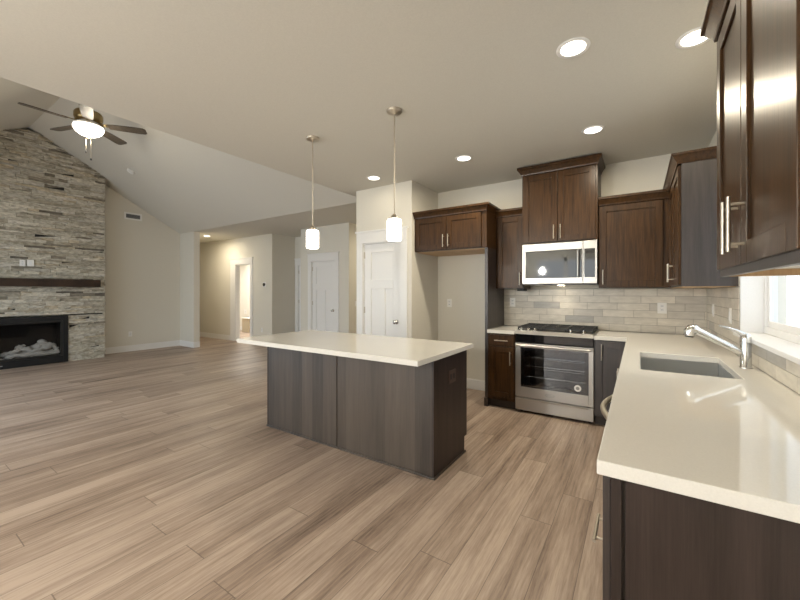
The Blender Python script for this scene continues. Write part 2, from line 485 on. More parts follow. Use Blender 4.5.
struct(w.build('wall_dining_south', M['wall']), 'dining end wall behind the camera with a wide glazed opening')
def glazed(name, label, frames, loc):
    g_ = thing(name, label, 'glass door', loc); g_['kind'] = 'structure'
    m_ = MB()
    for b_ in frames: m_.box(*b_)
    m_.build('frame', M['white_gloss'], g_)
    return g_
glazed('door_4', 'white framed glazed patio door of the dining end', [(-2.75, -2.68, -3.37, -3.31, 0, 2.4), (-1.02, -0.95, -3.37, -3.31, 0, 2.4), (-1.90, -1.80, -3.37, -3.31, 0, 2.4), (-2.68, -1.02, -3.37, -3.31, 2.31, 2.4), (-2.68, -1.02, -3.37, -3.31, 0, 0.12)], (-1.85, -3.34, 0))
glazed('door_5', 'white framed wide glazed wall of the living room', [(-8.7+k*1.036, -8.64+k*1.036, -1.1, -1.04, 0, 2.4) for k in range(5)] + [(-8.64, -4.56, -1.1, -1.04, 2.32, 2.4), (-8.64, -4.56, -1.1, -1.04, 0, 0.1)], (-6.6, -1.07, 0))
# hall walls
HY = 5.78
w = MB()
w.box(-11.9, -9.25, HY, HY+0.12, 0, CZ); w.box(-8.58, -7.68, HY, HY+0.12, 0, CZ); w.box(-9.25, -8.58, HY, HY+0.12, 2.10, CZ)
struct(w.build('wall_hall', M['wall']), 'hall wall with the open doorway and thermostat')
struct(MB().box(-11.9, -11.78, YE+0.14, HY, 0, CZ).build('wall_hall_end', M['wall']), 'far end wall of the hall')
struct(MB().box(-11.9, XW-0.12, YE, YE+0.14, 0, CZ).build('wall_hall_south', M['wall']), 'hall wall behind the living room end wall')
struct(MB().box(-7.80, -7.68, HY+0.12, 6.5, 0, CZ).build('wall_passage_left', M['wall']), 'shaded left wall of the narrow passage')
w = MB()
w.box(-7.80, -7.60, 6.5, 6.62, 0, CZ); w.box(-6.72, -6.6, 6.5, 6.62, 0, CZ); w.box(-7.60, -6.72, 6.5, 6.62, 2.06, CZ)
struct(w.build('wall_passage_end', M['wall']), 'end wall of the narrow passage')
w = MB()
w.box(-6.59, -6.225, HY-0.03, HY+0.09, 0, CZ); w.box(-5.49, -5.10, HY-0.03, HY+0.09, 0, CZ); w.box(-6.225, -5.49, HY-0.03, HY+0.09, 2.045, CZ)
struct(w.build('wall_closet', M['wall']), 'hall wall around the white closet door')
struct(MB().box(-6.59, -6.47, HY+0.09, 6.5, 0, CZ).build('wall_passage_right', M['wall']), 'right wall of the narrow passage')
struct(MB().box(-5.22, -5.10, HY+0.09, 8.2, 0, CZ).build('wall_entry_left', M['wall']), 'warm lit entry wall behind the closet door')
struct(MB().box(-5.22, -3.30, 8.2, 8.3, 0, CZ).build('wall_entry_end', M['wall']), 'far end wall of the entry')
# laundry room seen through the hall doorway
w = MB()
w.box(-12.0, -8.2, 7.5, 7.6, 0, CZ); w.box(-12.0, -11.9, HY+0.12, 7.5, 0, CZ); w.box(-8.3, -8.2, HY+0.12, 7.5, 0, CZ)
struct(w.build('wall_laundry', plain('laundry_paint', (0.72, 0.69, 0.62), 0.7)), 'pale walls of the laundry room beyond the doorway')
w = MB()
w.box(-7.8, -5.22, 7.6, 7.7, 0, CZ)
struct(w.build('wall_behind_passage', M['wall']), 'wall behind the passage door')

# baseboards
def base_y(name, x0, x1, y, label):      # on a wall facing -y
    m_ = MB().box(x0, x1, y-0.014, y-0.0005, 0, 0.13); m_.box(x0, x1, y-0.009, y-0.0005, 0.13, 0.14)
    struct(m_.build(name, M['white'], bevel=0.002), label, 'baseboard')
def base_x(name, y0, y1, x, s, label):
    m_ = MB().box(x+0.0005*s, x+0.014*s, y0, y1, 0, 0.13); m_.box(x+0.0005*s, x+0.009*s, y0, y1, 0.13, 0.14)
    struct(m_.build(name, M['white'], bevel=0.002), label, 'baseboard')
base_x('baseboard_living_end', 2.88, YE-0.014, XW, 1, 'white baseboard along the wall beside the fireplace')
base_y('baseboard_return', XW, -8.966, YE, 'white baseboard on the short wall stub')
base_x('baseboard_stub_end', YE, YE+0.14, -8.98, 1, 'white baseboard on the end of the wall stub')
base_y('baseboard_hall_left', -11.78, -9.5, HY, 'white baseboard along the hall wall left of the doorway')
base_y('baseboard_hall_right', -8.47, -7.666, HY, 'white baseboard along the hall wall right of the doorway')
base_x('baseboard_passage', HY, 6.5, -7.68, 1, 'white baseboard along the passage wall')
base_y('baseboard_closet', -6.59, -6.345, HY-0.03, 'white baseboard left of the closet door')
base_y('baseboard_closet_right', -5.37, -5.09, HY-0.03, 'white baseboard right of the closet door')
base_x('baseboard_entry', HY, 8.2, -5.10, 1, 'white baseboard along the entry wall')
base_y('baseboard_alcove_back', -2.461, -1.525, YB, 'white baseboard along the back of the fridge alcove')
base_x('baseboard_alcove_side', PY, YB-0.014, -2.475, 1, 'white baseboard along the side of the fridge alcove')
base_y('baseboard_laundry', -11.8, -8.31, 7.5, 'white baseboard in the laundry room')

# doors
def casing(name, x0, x1, o0, o1, zo, zt, y, label, extra=0.02):
    m_ = MB()
    m_.box(x0, o0, y-0.018, y-0.0005, 0, zo); m_.box(o1, x1, y-0.018, y-0.0005, 0, zo)
    m_.box(x0-extra*0, x1, y-0.024, y-0.0005, zo, zt)
    m_.box(x0-extra, x1+extra, y-0.034, y-0.0005, zt, zt+0.022)
    m_.box(o0, o0+0.012, y, y+0.11, 0, zo); m_.box(o1-0.012, o1, y, y+0.11, 0, zo); m_.box(o0, o1, y, y+0.11, zo-0.012, zo)
    return struct(m_.build(name, M['white'], bevel=0.002), label, 'door trim')
def door(name, x0, x1, z1, y, label, knob_right=True, hz=(0.22, 1.1, 1.88), hinge=True):
    """craftsman door: one wide panel above two tall panels"""
    L = thing(name, label, 'door', ((x0+x1)/2, y+0.03, 0)); L['kind'] = 'structure'
    m_ = MB(); s = 0.115
    m_.box(x0, x0+s, y, y+0.036, 0.01, z1); m_.box(x1-s, x1, y, y+0.036, 0.01, z1)
    m_.box(x0+s, x1-s, y, y+0.036, z1-0.12, z1); m_.box(x0+s, x1-s, y, y+0.036, 1.40, 1.53); m_.box(x0+s, x1-s, y, y+0.036, 0.01, 0.24)
    xm = (x0+x1)/2
    m_.box(xm-0.05, xm+0.05, y, y+0.036, 0.24, 1.40)
    m_.box(x0+s, x1-s, y+0.013, y+0.026, 0.24, z1-0.12)
    leaf = m_.build('door_leaf', M['white'], L, bevel=0.003)
    kx = x1-0.065 if knob_right else x0+0.065
    k = MB().lathe([(0.0, -0.062), (0.020, -0.060), (0.028, -0.050), (0.027, -0.038), (0.014, -0.030), (0.010, -0.012), (0.031, -0.010), (0.033, 0.0)], (kx, y, 0.95), 24, 'y')
    k.build('knob', M['chrome'], leaf)
    if hinge:
        for z in hz:
            hx = x0-0.003 if knob_right else x1+0.003
            hm = MB().tube([(hx, y-0.006, z-0.045), (hx, y-0.006, z+0.045)], 0.007, 8); hm.box(hx-0.014, hx+0.014, y-0.004, y+0.001, z-0.045, z+0.045)
            hm.build('hinge', M['nickel'], leaf)
    return L
casing('trim_pantry_door', -3.398, -2.54, -3.29, -2.645, dz, 2.20, PY, 'white casing and header around the pantry door')
door('door_1', -3.276, -2.659, dz-0.014, PY+0.012, 'white three-panel pantry door beside the fridge alcove')
casing('trim_closet_door', -6.335, -5.38, -6.225, -5.49, 2.045, 2.20, HY-0.03, 'white casing and header around the closet door')
door('door_2', -6.211, -5.504, 2.031, HY-0.012, 'white three-panel closet door in the hall')
casing('trim_passage_door', -7.66, -6.66, -7.55, -6.72, 2.06, 2.22, 6.5, 'white casing of the door at the end of the passage')
door('door_3', -7.535, -6.734, 2.045, 6.515, 'white door at the end of the narrow passage')
casing('trim_hall_doorway', -9.49, -8.475, -9.25, -8.58, 2.10, 2.25, HY, 'white casing and header around the open hall doorway')

# kitchen window
wn = thing('window_1', 'white framed sliding kitchen window above the sink', 'window', (0.72, 2.69, wz0)); wn['kind'] = 'structure'
f = MB(); X0, X1 = 0.70, 0.76; t = 0.045; ym = 2.69
ww0 = wz0+0.025
f.box(X0, X1, wy0, wy1, ww0, ww0+t); f.box(X0, X1, wy0, wy1, wz1-t, wz1)
f.box(X0, X1, wy0, wy0+t, ww0+t, wz1-t); f.box(X0, X1, wy1-t, wy1, ww0+t, wz1-t)
f.build('window_frame', M['white_gloss'], wn, bevel=0.003)
for k, (a, b_, dx) in enumerate(((ym-0.02, wy1-t, 0.012), (wy0+t, ym+0.02, 0.034))):
    s_ = MB(); q = 0.038; xx = X0+dx
    za, zb = ww0+t, wz1-t
    s_.box(xx, xx+0.02, a, a+q, za, zb); s_.box(xx, xx+0.02, b_-q, b_, za, zb); s_.box(xx, xx+0.02, a+q, b_-q, za, za+q); s_.box(xx, xx+0.02, a+q, b_-q, zb-q, zb)
    so = s_.build('sash', M['white_gloss'], wn, bevel=0.002)
    MB().box(xx+0.008, xx+0.012, a+q, b_-q, za+q, zb-q).build('pane', M['glass'], so)
r_ = MB()      # white returns lining the opening
r_.box(XR-0.004, X0, wy1-0.012, wy1-0.0005, wz0+0.025, wz1-0.012); r_.box(XR-0.004, X0, wy0+0.0005, wy0+0.012, wz0+0.025, wz1-0.012); r_.box(XR-0.004, X0, wy0, wy1, wz1-0.012, wz1-0.0005)
struct(r_.build('trim_window_return', M['white_gloss']), 'white jamb lining of the kitchen window', 'window trim')
s_ = MB().box(0.548, X0, wy0, wy1, wz0+0.0005, wz0+0.025)
struct(s_.build('trim_window_sill', M['white_gloss'], bevel=0.003), 'white window sill above the sink', 'window sill')

# tiled splash: real tiles over a grout bed
def tone():
    r = random.random()
    k = random.uniform(0.92, 1.06)
    base = (0.70, 0.655, 0.57) if r < 0.66 else ((0.60, 0.565, 0.50) if r < 0.9 else (0.48, 0.46, 0.425))
    return tuple(c_*k for c_ in base)
def tiles(fr, u0, u1, z0, z1, mb, rh=0.0792, L=0.302, g=0.0035, shift=0.0):
    n = 0; z = z0
    while z < z1 - 0.01:
        zt = min(z + rh, z1)
        off = {0: 0.0, 1: 0.52, 2: 0.22, 3: 0.74}[n % 4] + shift
        u = u0 - (off % 1.0) * L
        while u < u1:
            a, b_ = max(u + g/2, u0), min(u + L - g/2, u1)
            if b_ - a > 0.012: fr.box(mb, a, b_, z + g/2, zt - g/2, 0.006, 0.0105, tone())
            u += L
        z = zt; n += 1
tb = MB()
tiles(Fr('y', YB), -1.484, XR-0.011, 0.916, 1.398, tb)
bs = thing('wall_backsplash', 'beige grey subway tile backsplash behind the range and round the sink corner', 'backsplash', (-0.4, YB, 0.914)); bs['kind'] = 'structure'
tb.build('tile_back', M['tile'], bs, bevel=0.0012)
gr = MB().box(-1.484, XR-0.007, YB-0.007, YB-0.0005, 0.915, 1.398)
gr.box(XR-0.007, XR-0.0005, wy1+0.0, YB-0.007, 0.915, 1.398); gr.box(XR-0.007, XR-0.0005, 1.09, wy1, 0.915, wz0); gr.box(XR-0.007, XR-0.0005, 1.09, wy0, wz0, 1.39)
gr.build('grout_bed', M['grout'], bs)
tr = MB()
tiles(Fr('x', XR), wy1+0.001, YB-0.011, 0.916, 1.398, tr, shift=0.3)
tiles(Fr('x', XR), 1.09, wy1, 0.916, wz0-0.001, tr, rh=0.0725, shift=0.1)
tiles(Fr('x', XR), 1.09, wy0-0.002, wz0+0.002, 1.39, tr, shift=0.4)
tr.build('tile_right', M['tile'], bs, bevel=0.0012)

# stone chimney breast
SX = -9.25
st = MB()
def roof(y): return CZ + (YE - y) * 0.56 if y > YR else CZ + (y + 1.02) * 0.56
z = 0.0
pal = [(0.46, 0.43, 0.36), (0.40, 0.37, 0.305), (0.50, 0.47, 0.40), (0.33, 0.30, 0.24), (0.47, 0.41, 0.31), (0.47, 0.445, 0.39), (0.22, 0.195, 0.155), (0.15, 0.13, 0.105)]
wts = [24, 22, 16, 11, 9, 14, 4, 2]
FY0, FY1, FZ = 1.17, 2.28, 0.90
while z < 4.42:
    h = random.choice([0.030, 0.036, 0.044, 0.052, 0.062])
    y = 0.62 + random.uniform(-0.012, 0.012)
    while y < 2.85:
        l = random.uniform(0.09, 0.46)
        ye = y + l
        if ye > 2.77: ye = 2.861 + random.uniform(-0.012, 0.012)
        hh = h
        pieces = [(y, ye)]
        if z < FZ:           # cut round the firebox
            if z + hh > FZ: hh = FZ - z
            pieces = [(a, b_) for a, b_ in ((y, min(ye, FY0)), (max(y, FY1), ye)) if b_ - a > 0.004]
        for a, b_ in pieces:
            if z >= min(roof(a), roof(b_)) - 0.004 and z >= max(roof(a), roof(b_)) - 0.03: continue
            x1 = SX + random.uniform(-0.030, 0.018); gp = 0.0015
            k = random.uniform(1.32, 1.66); col = tuple(c_*k for c_ in random.choices(pal, wts)[0])
            ra, rb = roof(a)-0.004, roof(b_)-0.004
            ta, tb_ = min(z+hh-gp, max(ra, z+0.002)), min(z+hh-gp, max(rb, z+0.002))
            j = random.uniform(-0.004, 0.004)
            st.hexa([(XW+0.06, a, z), (x1, a+gp, z), (x1+j, b_-gp, z), (XW+0.06, b_, z)], [(XW+0.06, a, ta), (x1-j, a+gp, ta), (x1, b_-gp, tb_), (XW+0.06, b_, tb_)], col)
        y = ye
    z += h
struct(st.build('wall_fireplace', M['stone']), 'tall stacked ledger stone chimney breast', 'fireplace wall')
struct(MB().prism([(0.66, 0), (FY0-0.02, 0), (FY0-0.02, FZ+0.02), (FY1+0.02, FZ+0.02), (FY1+0.02, 0), (2.83, 0), (2.83, roof(2.83)-0.03), (YR, ZR-0.04), (0.66, roof(0.66)-0.03)], 'x', XW+0.001, SX-0.03).build('wall_fireplace_core', M['dark']), 'dark joints behind the stacked stone', 'fireplace wall')

# ------------------------------------------------------------------ fireplace, mantel
fp = thing('gas_fireplace', 'black framed gas fireplace insert set in the stone wall', 'fireplace', (SX, (FY0+FY1)/2, 0))
f = MB(); X0 = SX+0.018; t = 0.075
f.box(SX-0.03, X0, FY0, FY0+t, 0.005, FZ-0.004); f.box(SX-0.03, X0, FY1-t, FY1, 0.005, FZ-0.004)
f.box(SX-0.03, X0, FY0+t, FY1-t, FZ-0.004-0.09, FZ-0.004); f.box(SX-0.03, X0, FY0+t, FY1-t, 0.005, 0.13)
f.build('surround_frame', M['blackmetal'], fp, bevel=0.004)
f = MB(); a, b_ = FY0+t+0.002, FY1-t-0.002; zb, zt = 0.132, FZ-0.097; q = 0.03
f.box(SX-0.03, SX+0.004, a, a+q, zb, zt); f.box(SX-0.03, SX+0.004, b_-q, b_, zb, zt); f.box(SX-0.03, SX+0.004, a+q, b_-q, zb, zb+q); f.box(SX-0.03, SX+0.004, a+q, b_-q, zt-q, zt)
gf = f.build('glass_frame', M['black'], fp, bevel=0.003)
MB().box(SX-0.02, SX-0.016, a+q, b_-q, zb+q, zt-q).build('glass', M['fireglass'], gf)
f = MB(); xb = XW+0.06
f.box(xb, SX-0.031, a, b_, zb, zb+0.01); f.box(xb, xb+0.012, a, b_, zb+0.01, zt-0.01); f.box(xb, SX-0.031, a, b_, zt-0.01, zt); f.box(xb, SX-0.031, a, a+0.012, zb+0.01, zt-0.01); f.box(xb, SX-0.031, b_-0.012, b_, zb+0.01, zt-0.01)
f.build('firebox', M['blackmetal'], fp)
rnd = random.Random(3)
for k, (p0, p1, r0, r1) in enumerate((
        ((-9.34, 1.46, 0.20), (-9.33, 2.16, 0.205), 0.045, 0.050), ((-9.44, 1.40, 0.22), (-9.43, 2.10, 0.22), 0.055, 0.05),
        ((-9.36, 1.52, 0.23), (-9.42, 1.72, 0.37), 0.050, 0.040), ((-9.42, 1.60, 0.36), (-9.34, 1.84, 0.24), 0.042, 0.050),
        ((-9.34, 1.86, 0.24), (-9.44, 1.94, 0.43), 0.052, 0.045), ((-9.40, 1.90, 0.44), (-9.36, 2.16, 0.27), 0.050, 0.048),
        ((-9.32, 1.80, 0.25), (-9.38, 2.06, 0.33), 0.045, 0.05), ((-9.46, 1.74, 0.28), (-9.40, 1.98, 0.38), 0.05, 0.04))):
    A, B = Vector(p0), Vector(p1); n = 13; pts = []; rs = []
    for i in range(n):
        q = i/(n-1); p = A.lerp(B, q); p += Vector((rnd.uniform(-.012, .012), rnd.uniform(-.010, .010), rnd.uniform(-.014, .014)))
        pts.append(p); rs.append((r0+(r1-r0)*q)*rnd.uniform(0.62, 1.22)*(0.7 if i in (0, n-1) else 1))
    MB().tube(pts, rs, 9).build('log', M['log'], fp)
e = MB()
for i in range(46):
    y = rnd.uniform(1.33, 2.14); x = rnd.uniform(-9.5, -9.32); r = rnd.uniform(0.012, 0.028)
    e.lathe([(0.0, -r*0.7), (r*0.8, -r*0.4), (r, 0), (r*0.7, r*0.5), (0, r*0.75)], (x, y, 0.158), 7)
o = e.build('ember_bed', M['log'], fp); o['kind'] = 'stuff'
MB().box(X0+0.0003, X0+0.002, FY0+0.13, FY0+0.24, 0.052, 0.068).build('maker_badge', M['grey'], fp)

mt = MB().box(SX+0.003, SX+0.19, 0.72, 2.735, 1.452, 1.596)
tag(mt.build('mantel_shelf', M['mantel'], None, 0.006, origin=(SX, 1.74, 1.452)), 'dark wooden beam mantel shelf across the stone wall', 'mantel')

# ------------------------------------------------------------------ plates on walls
def plate(fr, u, z, label, group, kind='outlet', w=0.072, h=0.116, m=None, d0=0.0005):
    o = thing(kind if kind != 'outlet' else 'wall_outlet', label, 'light switch' if 'switch' in kind else 'outlet', fr.pt(u, z, 0), group)
    m_ = MB(); fr.box(m_, u-w/2, u+w/2, z-h/2, z+h/2, d0, d0+0.006); m_.build('cover_plate', m or M['plate'], o, bevel=0.002)
    if 'switch' in kind:
        m_ = MB(); fr.box(m_, u-0.017, u+0.017, z-0.034, z+0.034, d0+0.006, d0+0.010); m_.build('rocker', M['white_gloss'], o, bevel=0.002)
    else:
        for s in (-1, 1):
            m_ = MB(); zc = z + s*0.020
            fr.box(m_, u-0.017, u+0.017, zc-0.014, zc+0.014, d0+0.006, d0+0.0075)
            r = m_.build('receptacle', M['white_gloss'], o, bevel=0.001)
            m_ = MB(); fr.box(m_, u-0.008, u-0.005, zc-0.005, zc+0.006, d0+0.0074, d0+0.008); fr.box(m_, u+0.005, u+0.008, zc-0.005, zc+0.006, d0+0.0074, d0+0.008)
            m_.build('slots', M['dark'], r)
    return o
FB = Fr('y', YB)
plate(FB, -2.285, 1.195, 'white outlet on the bare wall of the fridge alcove', None)
plate(FB, -1.37, 1.222, 'white outlet on the tile just left of the range', None, d0=0.0106)
plate(FB, 0.213, 1.185, 'white outlet on the tile right of the range', None, w=0.082, d0=0.0106)
FRX = Fr('x', XR)
plate(FRX, 4.36, 1.19, 'white switch on the right wall tile nearest the kitchen corner', None, 'wall_switch', d0=0.0106)
plate(FRX, 3.62, 1.178, 'white switch on the right wall tile beside the window', None, 'wall_switch', d0=0.0106)
class FrP(Fr):     # faces +x
    def pt(s, u, z, d): return (s.p + d, u, z)
FS = FrP('x', SX+0.012)
plate(FS, 1.655, 1.876, 'white outlet above the mantel, left one of the pair', None, w=0.075)
plate(FS, 1.757, 1.882, 'wide white switch plate above the mantel, right one of the pair', None, 'wall_switch', w=0.09)
plate(FrP('x', XW), 3.45, 0.396, 'white outlet low on the wall beside the fireplace', None)
FH = Fr('y', HY)
plate(FH, -8.09, 0.37, 'white outlet low on the hall wall under the thermostat', None)
plate(FrP('x', -5.10), 5.98, 1.10, 'light switch on the warm entry wall behind the pantry', None, 'wall_switch')
o = thing('thermostat', 'round black and white thermostat on the hall wall', 'thermostat', (-7.985, HY, 1.54))
MB().box(-8.05, -7.92, HY-0.010, HY-0.0005, 1.475, 1.605).build('back_plate', M['plate'], o, bevel=0.006)
MB().lathe([(0.040, -0.028), (0.042, -0.024), (0.042, -0.0101)], (-7.985, HY, 1.54), 24, 'y').build('dial', M['blackglass'], o)
# air vent high on the end wall
o = thing('air_vent', 'white framed air return grille high on the wall beside the stone', 'vent', (XW, 3.505, 3.07))
m_ = MB(); y0, y1, z0, z1 = 3.33, 3.68, 3.00, 3.16
m_.box(XW+0.0005, XW+0.012, y0, y1, z0, z0+0.035); m_.box(XW+0.0005, XW+0.012, y0, y1, z1-0.035, z1); m_.box(XW+0.0005, XW+0.012, y0, y0+0.035, z0+0.035, z1-0.035); m_.box(XW+0.0005, XW+0.012, y1-0.035, y1, z0+0.035, z1-0.035)
m_.build('grille_frame', M['plate'], o)
m_ = MB()
for k in range(4):
    zz = z0+0.045+k*0.021; m_.hexa([(XW+0.002, y0+0.035, zz), (XW+0.010, y0+0.035, zz+0.008), (XW+0.010, y1-0.035, zz+0.008), (XW+0.002, y1-0.035, zz)], [(XW+0.002, y0+0.035, zz+0.003), (XW+0.010, y0+0.035, zz+0.011), (XW+0.010, y1-0.035, zz+0.011), (XW+0.002, y1-0.035, zz+0.003)])
m_.build('louvers', M['grey'], o)
MB().box(XW+0.0005, XW+0.0015, y0+0.035, y1-0.035, z0+0.035, z1-0.035).build('duct', M['dark'], o)
# smoke detector on the vault
nrm = Vector((0, -0.56, -1)).normalized()
dp = Vector((-8.2, 2.945, roof(2.945)))
m_ = MB().lathe([(0.066, 0.0), (0.068, 0.012), (0.060, 0.030), (0.045, 0.036), (0.0, 0.037)], (0, 0, 0), 28)
q = Vector((0, 0, 1)).rotation_difference(nrm).to_matrix()
m_.v = [tuple(q @ Vector(v_) + dp + nrm*0.001) for v_ in m_.v]
tag(m_.build('smoke_detector', M['plate'], origin=tuple(dp)), 'round white smoke detector on the sloping vault ceiling', 'smoke detector')

# laundry fittings seen through the doorway
plate(Fr('y', 7.5), -11.42, 0.66, 'pale outlet plate with dark valve on the laundry wall', None, w=0.16, h=0.15)
o = thing('laundry_box', 'beige box on the laundry room floor', 'box', (-10.94, 7.3, 0))
MB().box(-11.13, -10.75, 7.18, 7.44, 0.0, 0.46).build('body', M['beige_box'], o, bevel=0.004)
MB().box(-11.15, -10.73, 7.16, 7.45, 0.461, 0.485).build('lid', M['white'], o, bevel=0.004)

# ------------------------------------------------------------------ cabinets
YF, YU = 4.14, 4.43          # base/fridge front, upper front
def upper(name, label, x0, x1, z0, z1, yf, doors, handles, crown=0.07, crown_sides=(True, True), crown_h=None):
    o = thing(name, label, 'cabinet', ((x0+x1)/2, YB, z0))
    MB().box(x0, x1, yf, YB-0.0005, z0, z1).build('body', M['cab'], o, bevel=0.001)
    fr = Fr('y', yf)
    for (a, b_), hu in zip(doors, handles):
        d = shaker(fr, a, b_, z0+0.012, z1-0.02, o, M['cab'])
        pull(fr, hu, z0+0.115, 0.155, True, d)
    if crown:
        m_ = MB(); yc = yf-0.02
        crown_run(m_, (x0, yc), (x1, yc), (0, -1), z1-0.01, crown+0.01, 0.044, 1.0 if crown_sides[0] else 0, 1.0 if crown_sides[1] else 0)
        if crown_sides[0]: crown_run(m_, (x0, YB-0.001), (x0, yc), (-1, 0), z1-0.01, crown+0.01, 0.044, 0, 1.0)
        if crown_sides[1]: crown_run(m_, (x1, yc), (x1, YB-0.001), (1, 0), z1-0.01, crown+0.01, 0.044, 1.0, 0)
        m_.box(x0, x1, yc, YB-0.001, z1+crown-0.015, z1+crown-0.001)
        m_.build('crown_moulding', M['cab'], o)
    return o
# fridge surround: cabinet over the alcove with its tall end panel
o = upper('fridge_cabinet', 'dark brown two-door cabinet over the empty fridge alcove', -2.474, -1.487, 1.885, 2.325, 4.10, [(-2.455, -2.008), (-2.002, -1.550)], [-2.04, -1.97], 0.07, (False, True))
MB().box(-2.47, -1.53, YF+0.02, YB-0.01, 1.878, 1.8845).build('underside', M['rawwood'], o, label='unfinished pale wooden underside')
m_ = MB().box(-1.524, -1.487, YF-0.002, YB-0.0005, 0.10, 1.8845); m_.box(-1.524, -1.487, YF+0.06, YB-0.0005, 0.0, 0.10); m_.box(-1.530, -1.4872, YF-0.01, YF+0.05, 0.0, 0.10)
tag(m_.build('tall_end_panel', M['cab_side'], None, bevel=0.0015, origin=(-1.505, YB, 0)), 'tall dark end panel standing between fridge alcove and range counter', 'cabinet panel')
# narrow upper between the tall panel and the microwave
upper('wall_cabinet', 'narrow dark single-door wall cabinet left of the microwave', -1.486, -1.146, 1.40, 2.29, YU, [(-1.462, -1.154)], [-1.183], 0.07, (False, False))
upper('wall_cabinet', 'tall two-door dark cabinet above the microwave reaching the ceiling', -1.142, -0.358, 1.915, 2.725, 4.345, [(-1.126, -0.755), (-0.749, -0.376)], [-0.787, -0.717], 0.072, (True, True))
upper('wall_cabinet', 'wide dark single-door wall cabinet right of the microwave', -0.355, 0.268, 1.40, 2.29, YU, [(-0.345, 0.205)], [-0.312], 0.07, (False, False))
# corner upper on the right wall
def upper_x(name, label, y0, y1, z0, z1, xf, doors, handles, crown_ends, body_m=None, lift=0.0):
    o = thing(name, label, 'cabinet', (XR, (y0+y1)/2, z0))
    MB().box(xf, XR-0.0005, y0, y1, z0+lift, z1).build('body', body_m or M['cab_side'], o, bevel=0.001)
    fr = Fr('x', xf)
    for (a, b_), hu in zip(doors, handles):
        d = shaker(fr, a, b_, z0+0.012, z1-0.02, o, M['cab'])
        pull(fr, hu, z0+0.125, 0.16, True, d)
    m_ = MB(); xc = xf-0.02
    crown_run(m_, (xc, y0), (xc, y1), (-1, 0), z1-0.01, 0.075, 0.044, 1.0 if crown_ends[0] else 0, 1.0 if crown_ends[1] else 0)
    if crown_ends[0]: crown_run(m_, (XR-0.001, y0), (xc, y0), (0, -1), z1-0.01, 0.075, 0.044, 0, 1.0)
    if crown_ends[1]: crown_run(m_, (xc, y1), (XR-0.001, y1), (0, 1), z1-0.01, 0.075, 0.044, 1.0, 0)
    m_.box(xc, XR-0.001, y0, y1, z1+0.055, z1+0.069)
    m_.build('crown_moulding', M['cab'], o)
    return o
o = upper_x('wall_cabinet', 'dark corner wall cabinet with bare side panel left of the window', 3.43, YB-0.001, 1.40, 2.335, 0.272, [(3.44, 3.95), (3.954, 4.40)], [3.905, 3.99], (True, False))
MB().box(0.28, XR-0.012, 3.45, YB-0.02, 1.394, 1.3995).build('underside', M['rawwood'], o, label='unfinished pale wooden underside')
o = upper_x('wall_cabinet', 'near dark two-door wall cabinet at the right edge of the picture', 0.985, 1.83, 1.43, 2.335, 0.272, [(0.99, 1.434), (1.440, 1.825)], [1.395, 1.475], (True, True), lift=0.016)
m_ = MB().box(0.262, 0.282, 0.985, 1.83, 1.416, 1.4455); m_.build('light_rail', M['cab_side'], o, bevel=0.0015)
for (ya, yb_) in ((1.812, 1.828), (0.987, 1.003)): MB().box(0.283, XR-0.012, ya, yb_, 1.417, 1.4455).build('end_rail', M['rawwood'], o, label='unfinished pale wooden return under the cabinet')
MB().box(0.284, XR-0.012, 1.005, 1.81, 1.441, 1.4455).build('underside', M['melamine'], o, label='white underside panel')
hb = MB().tube([(0.262, 0.983, 1.50), (0.262, 0.983, 1.54)], 0.006, 8); hb.build('hinge', M['nickel'], o)

# base cabinets
o = thing('base_cabinet', 'narrow dark base cabinet with one drawer left of the range', 'cabinet', (-1.33, YB, 0))
m_ = MB().box(-1.4865, -1.169, YF, YB-0.0005, 0.10, 0.875); m_.build('body', M['cab'], o, bevel=0.001)
MB().box(-1.4865, -1.169, YF+0.06, YB-0.0005, 0.0, 0.0995).build('toe_kick', M['toe'], o)
fr = Fr('y', YF)
d = shaker(fr, -1.462, -1.180, 0.738, 0.858, o, M['cab'], 'drawer', flat=True); pull(fr, -1.315, 0.797, 0.155, False, d)
d = shaker(fr, -1.462, -1.180, 0.135, 0.722, o, M['cab']); pull(fr, -1.212, 0.60, 0.155, True, d)
XF = -0.06
o = thing('base_cabinet', 'dark base cabinet door right of the range in the corner', 'cabinet', (-0.1, YB, 0))
m_ = MB().box(-0.370, XF, YF, YB-0.0005, 0.10, 0.875); m_.box(XF, XR-0.012, 3.345, YB-0.0005, 0.10, 0.875); m_.build('body', M['cab_side'], o, bevel=0.001)
m_ = MB().box(-0.370, XF+0.05, YF+0.06, YB-0.0005, 0.0, 0.0995); m_.build('toe_kick', M['toe'], o)
d = shaker(fr, -0.360, -0.085, 0.118, 0.862, o, M['cab_side']); pull(fr, -0.303, 0.755, 0.16, True, d)
FX = Fr('x', XF)
o = thing('sink_cabinet', 'dark sink base cabinet under the window counter', 'cabinet', (0.26, 2.83, 0))
m_ = MB(); m_.box(XF, XR-0.012, 2.338, 2.356, 0.10, 0.875); m_.box(XF, XR-0.012, 3.322, 3.34, 0.10, 0.875); m_.box(XF, XR-0.012, 2.356, 3.322, 0.10, 0.118); m_.box(XR-0.03, XR-0.012, 2.356, 3.322, 0.118, 0.875); m_.box(XF, XF+0.02, 2.356, 3.322, 0.80, 0.875)
m_.build('body', M['cab_side'], o)
MB().box(XF+0.06, XR-0.012, 2.338, 3.34, 0, 0.0995).build('toe_kick', M['toe'], o)
for (a, b_, hu) in ((2.35, 2.835, 2.795), (2.841, 3.33, 2.88)):
    d = shaker(FX, a, b_, 0.118, 0.862, o, M['cab_side']); pull(FX, hu, 0.755, 0.155, True, d)
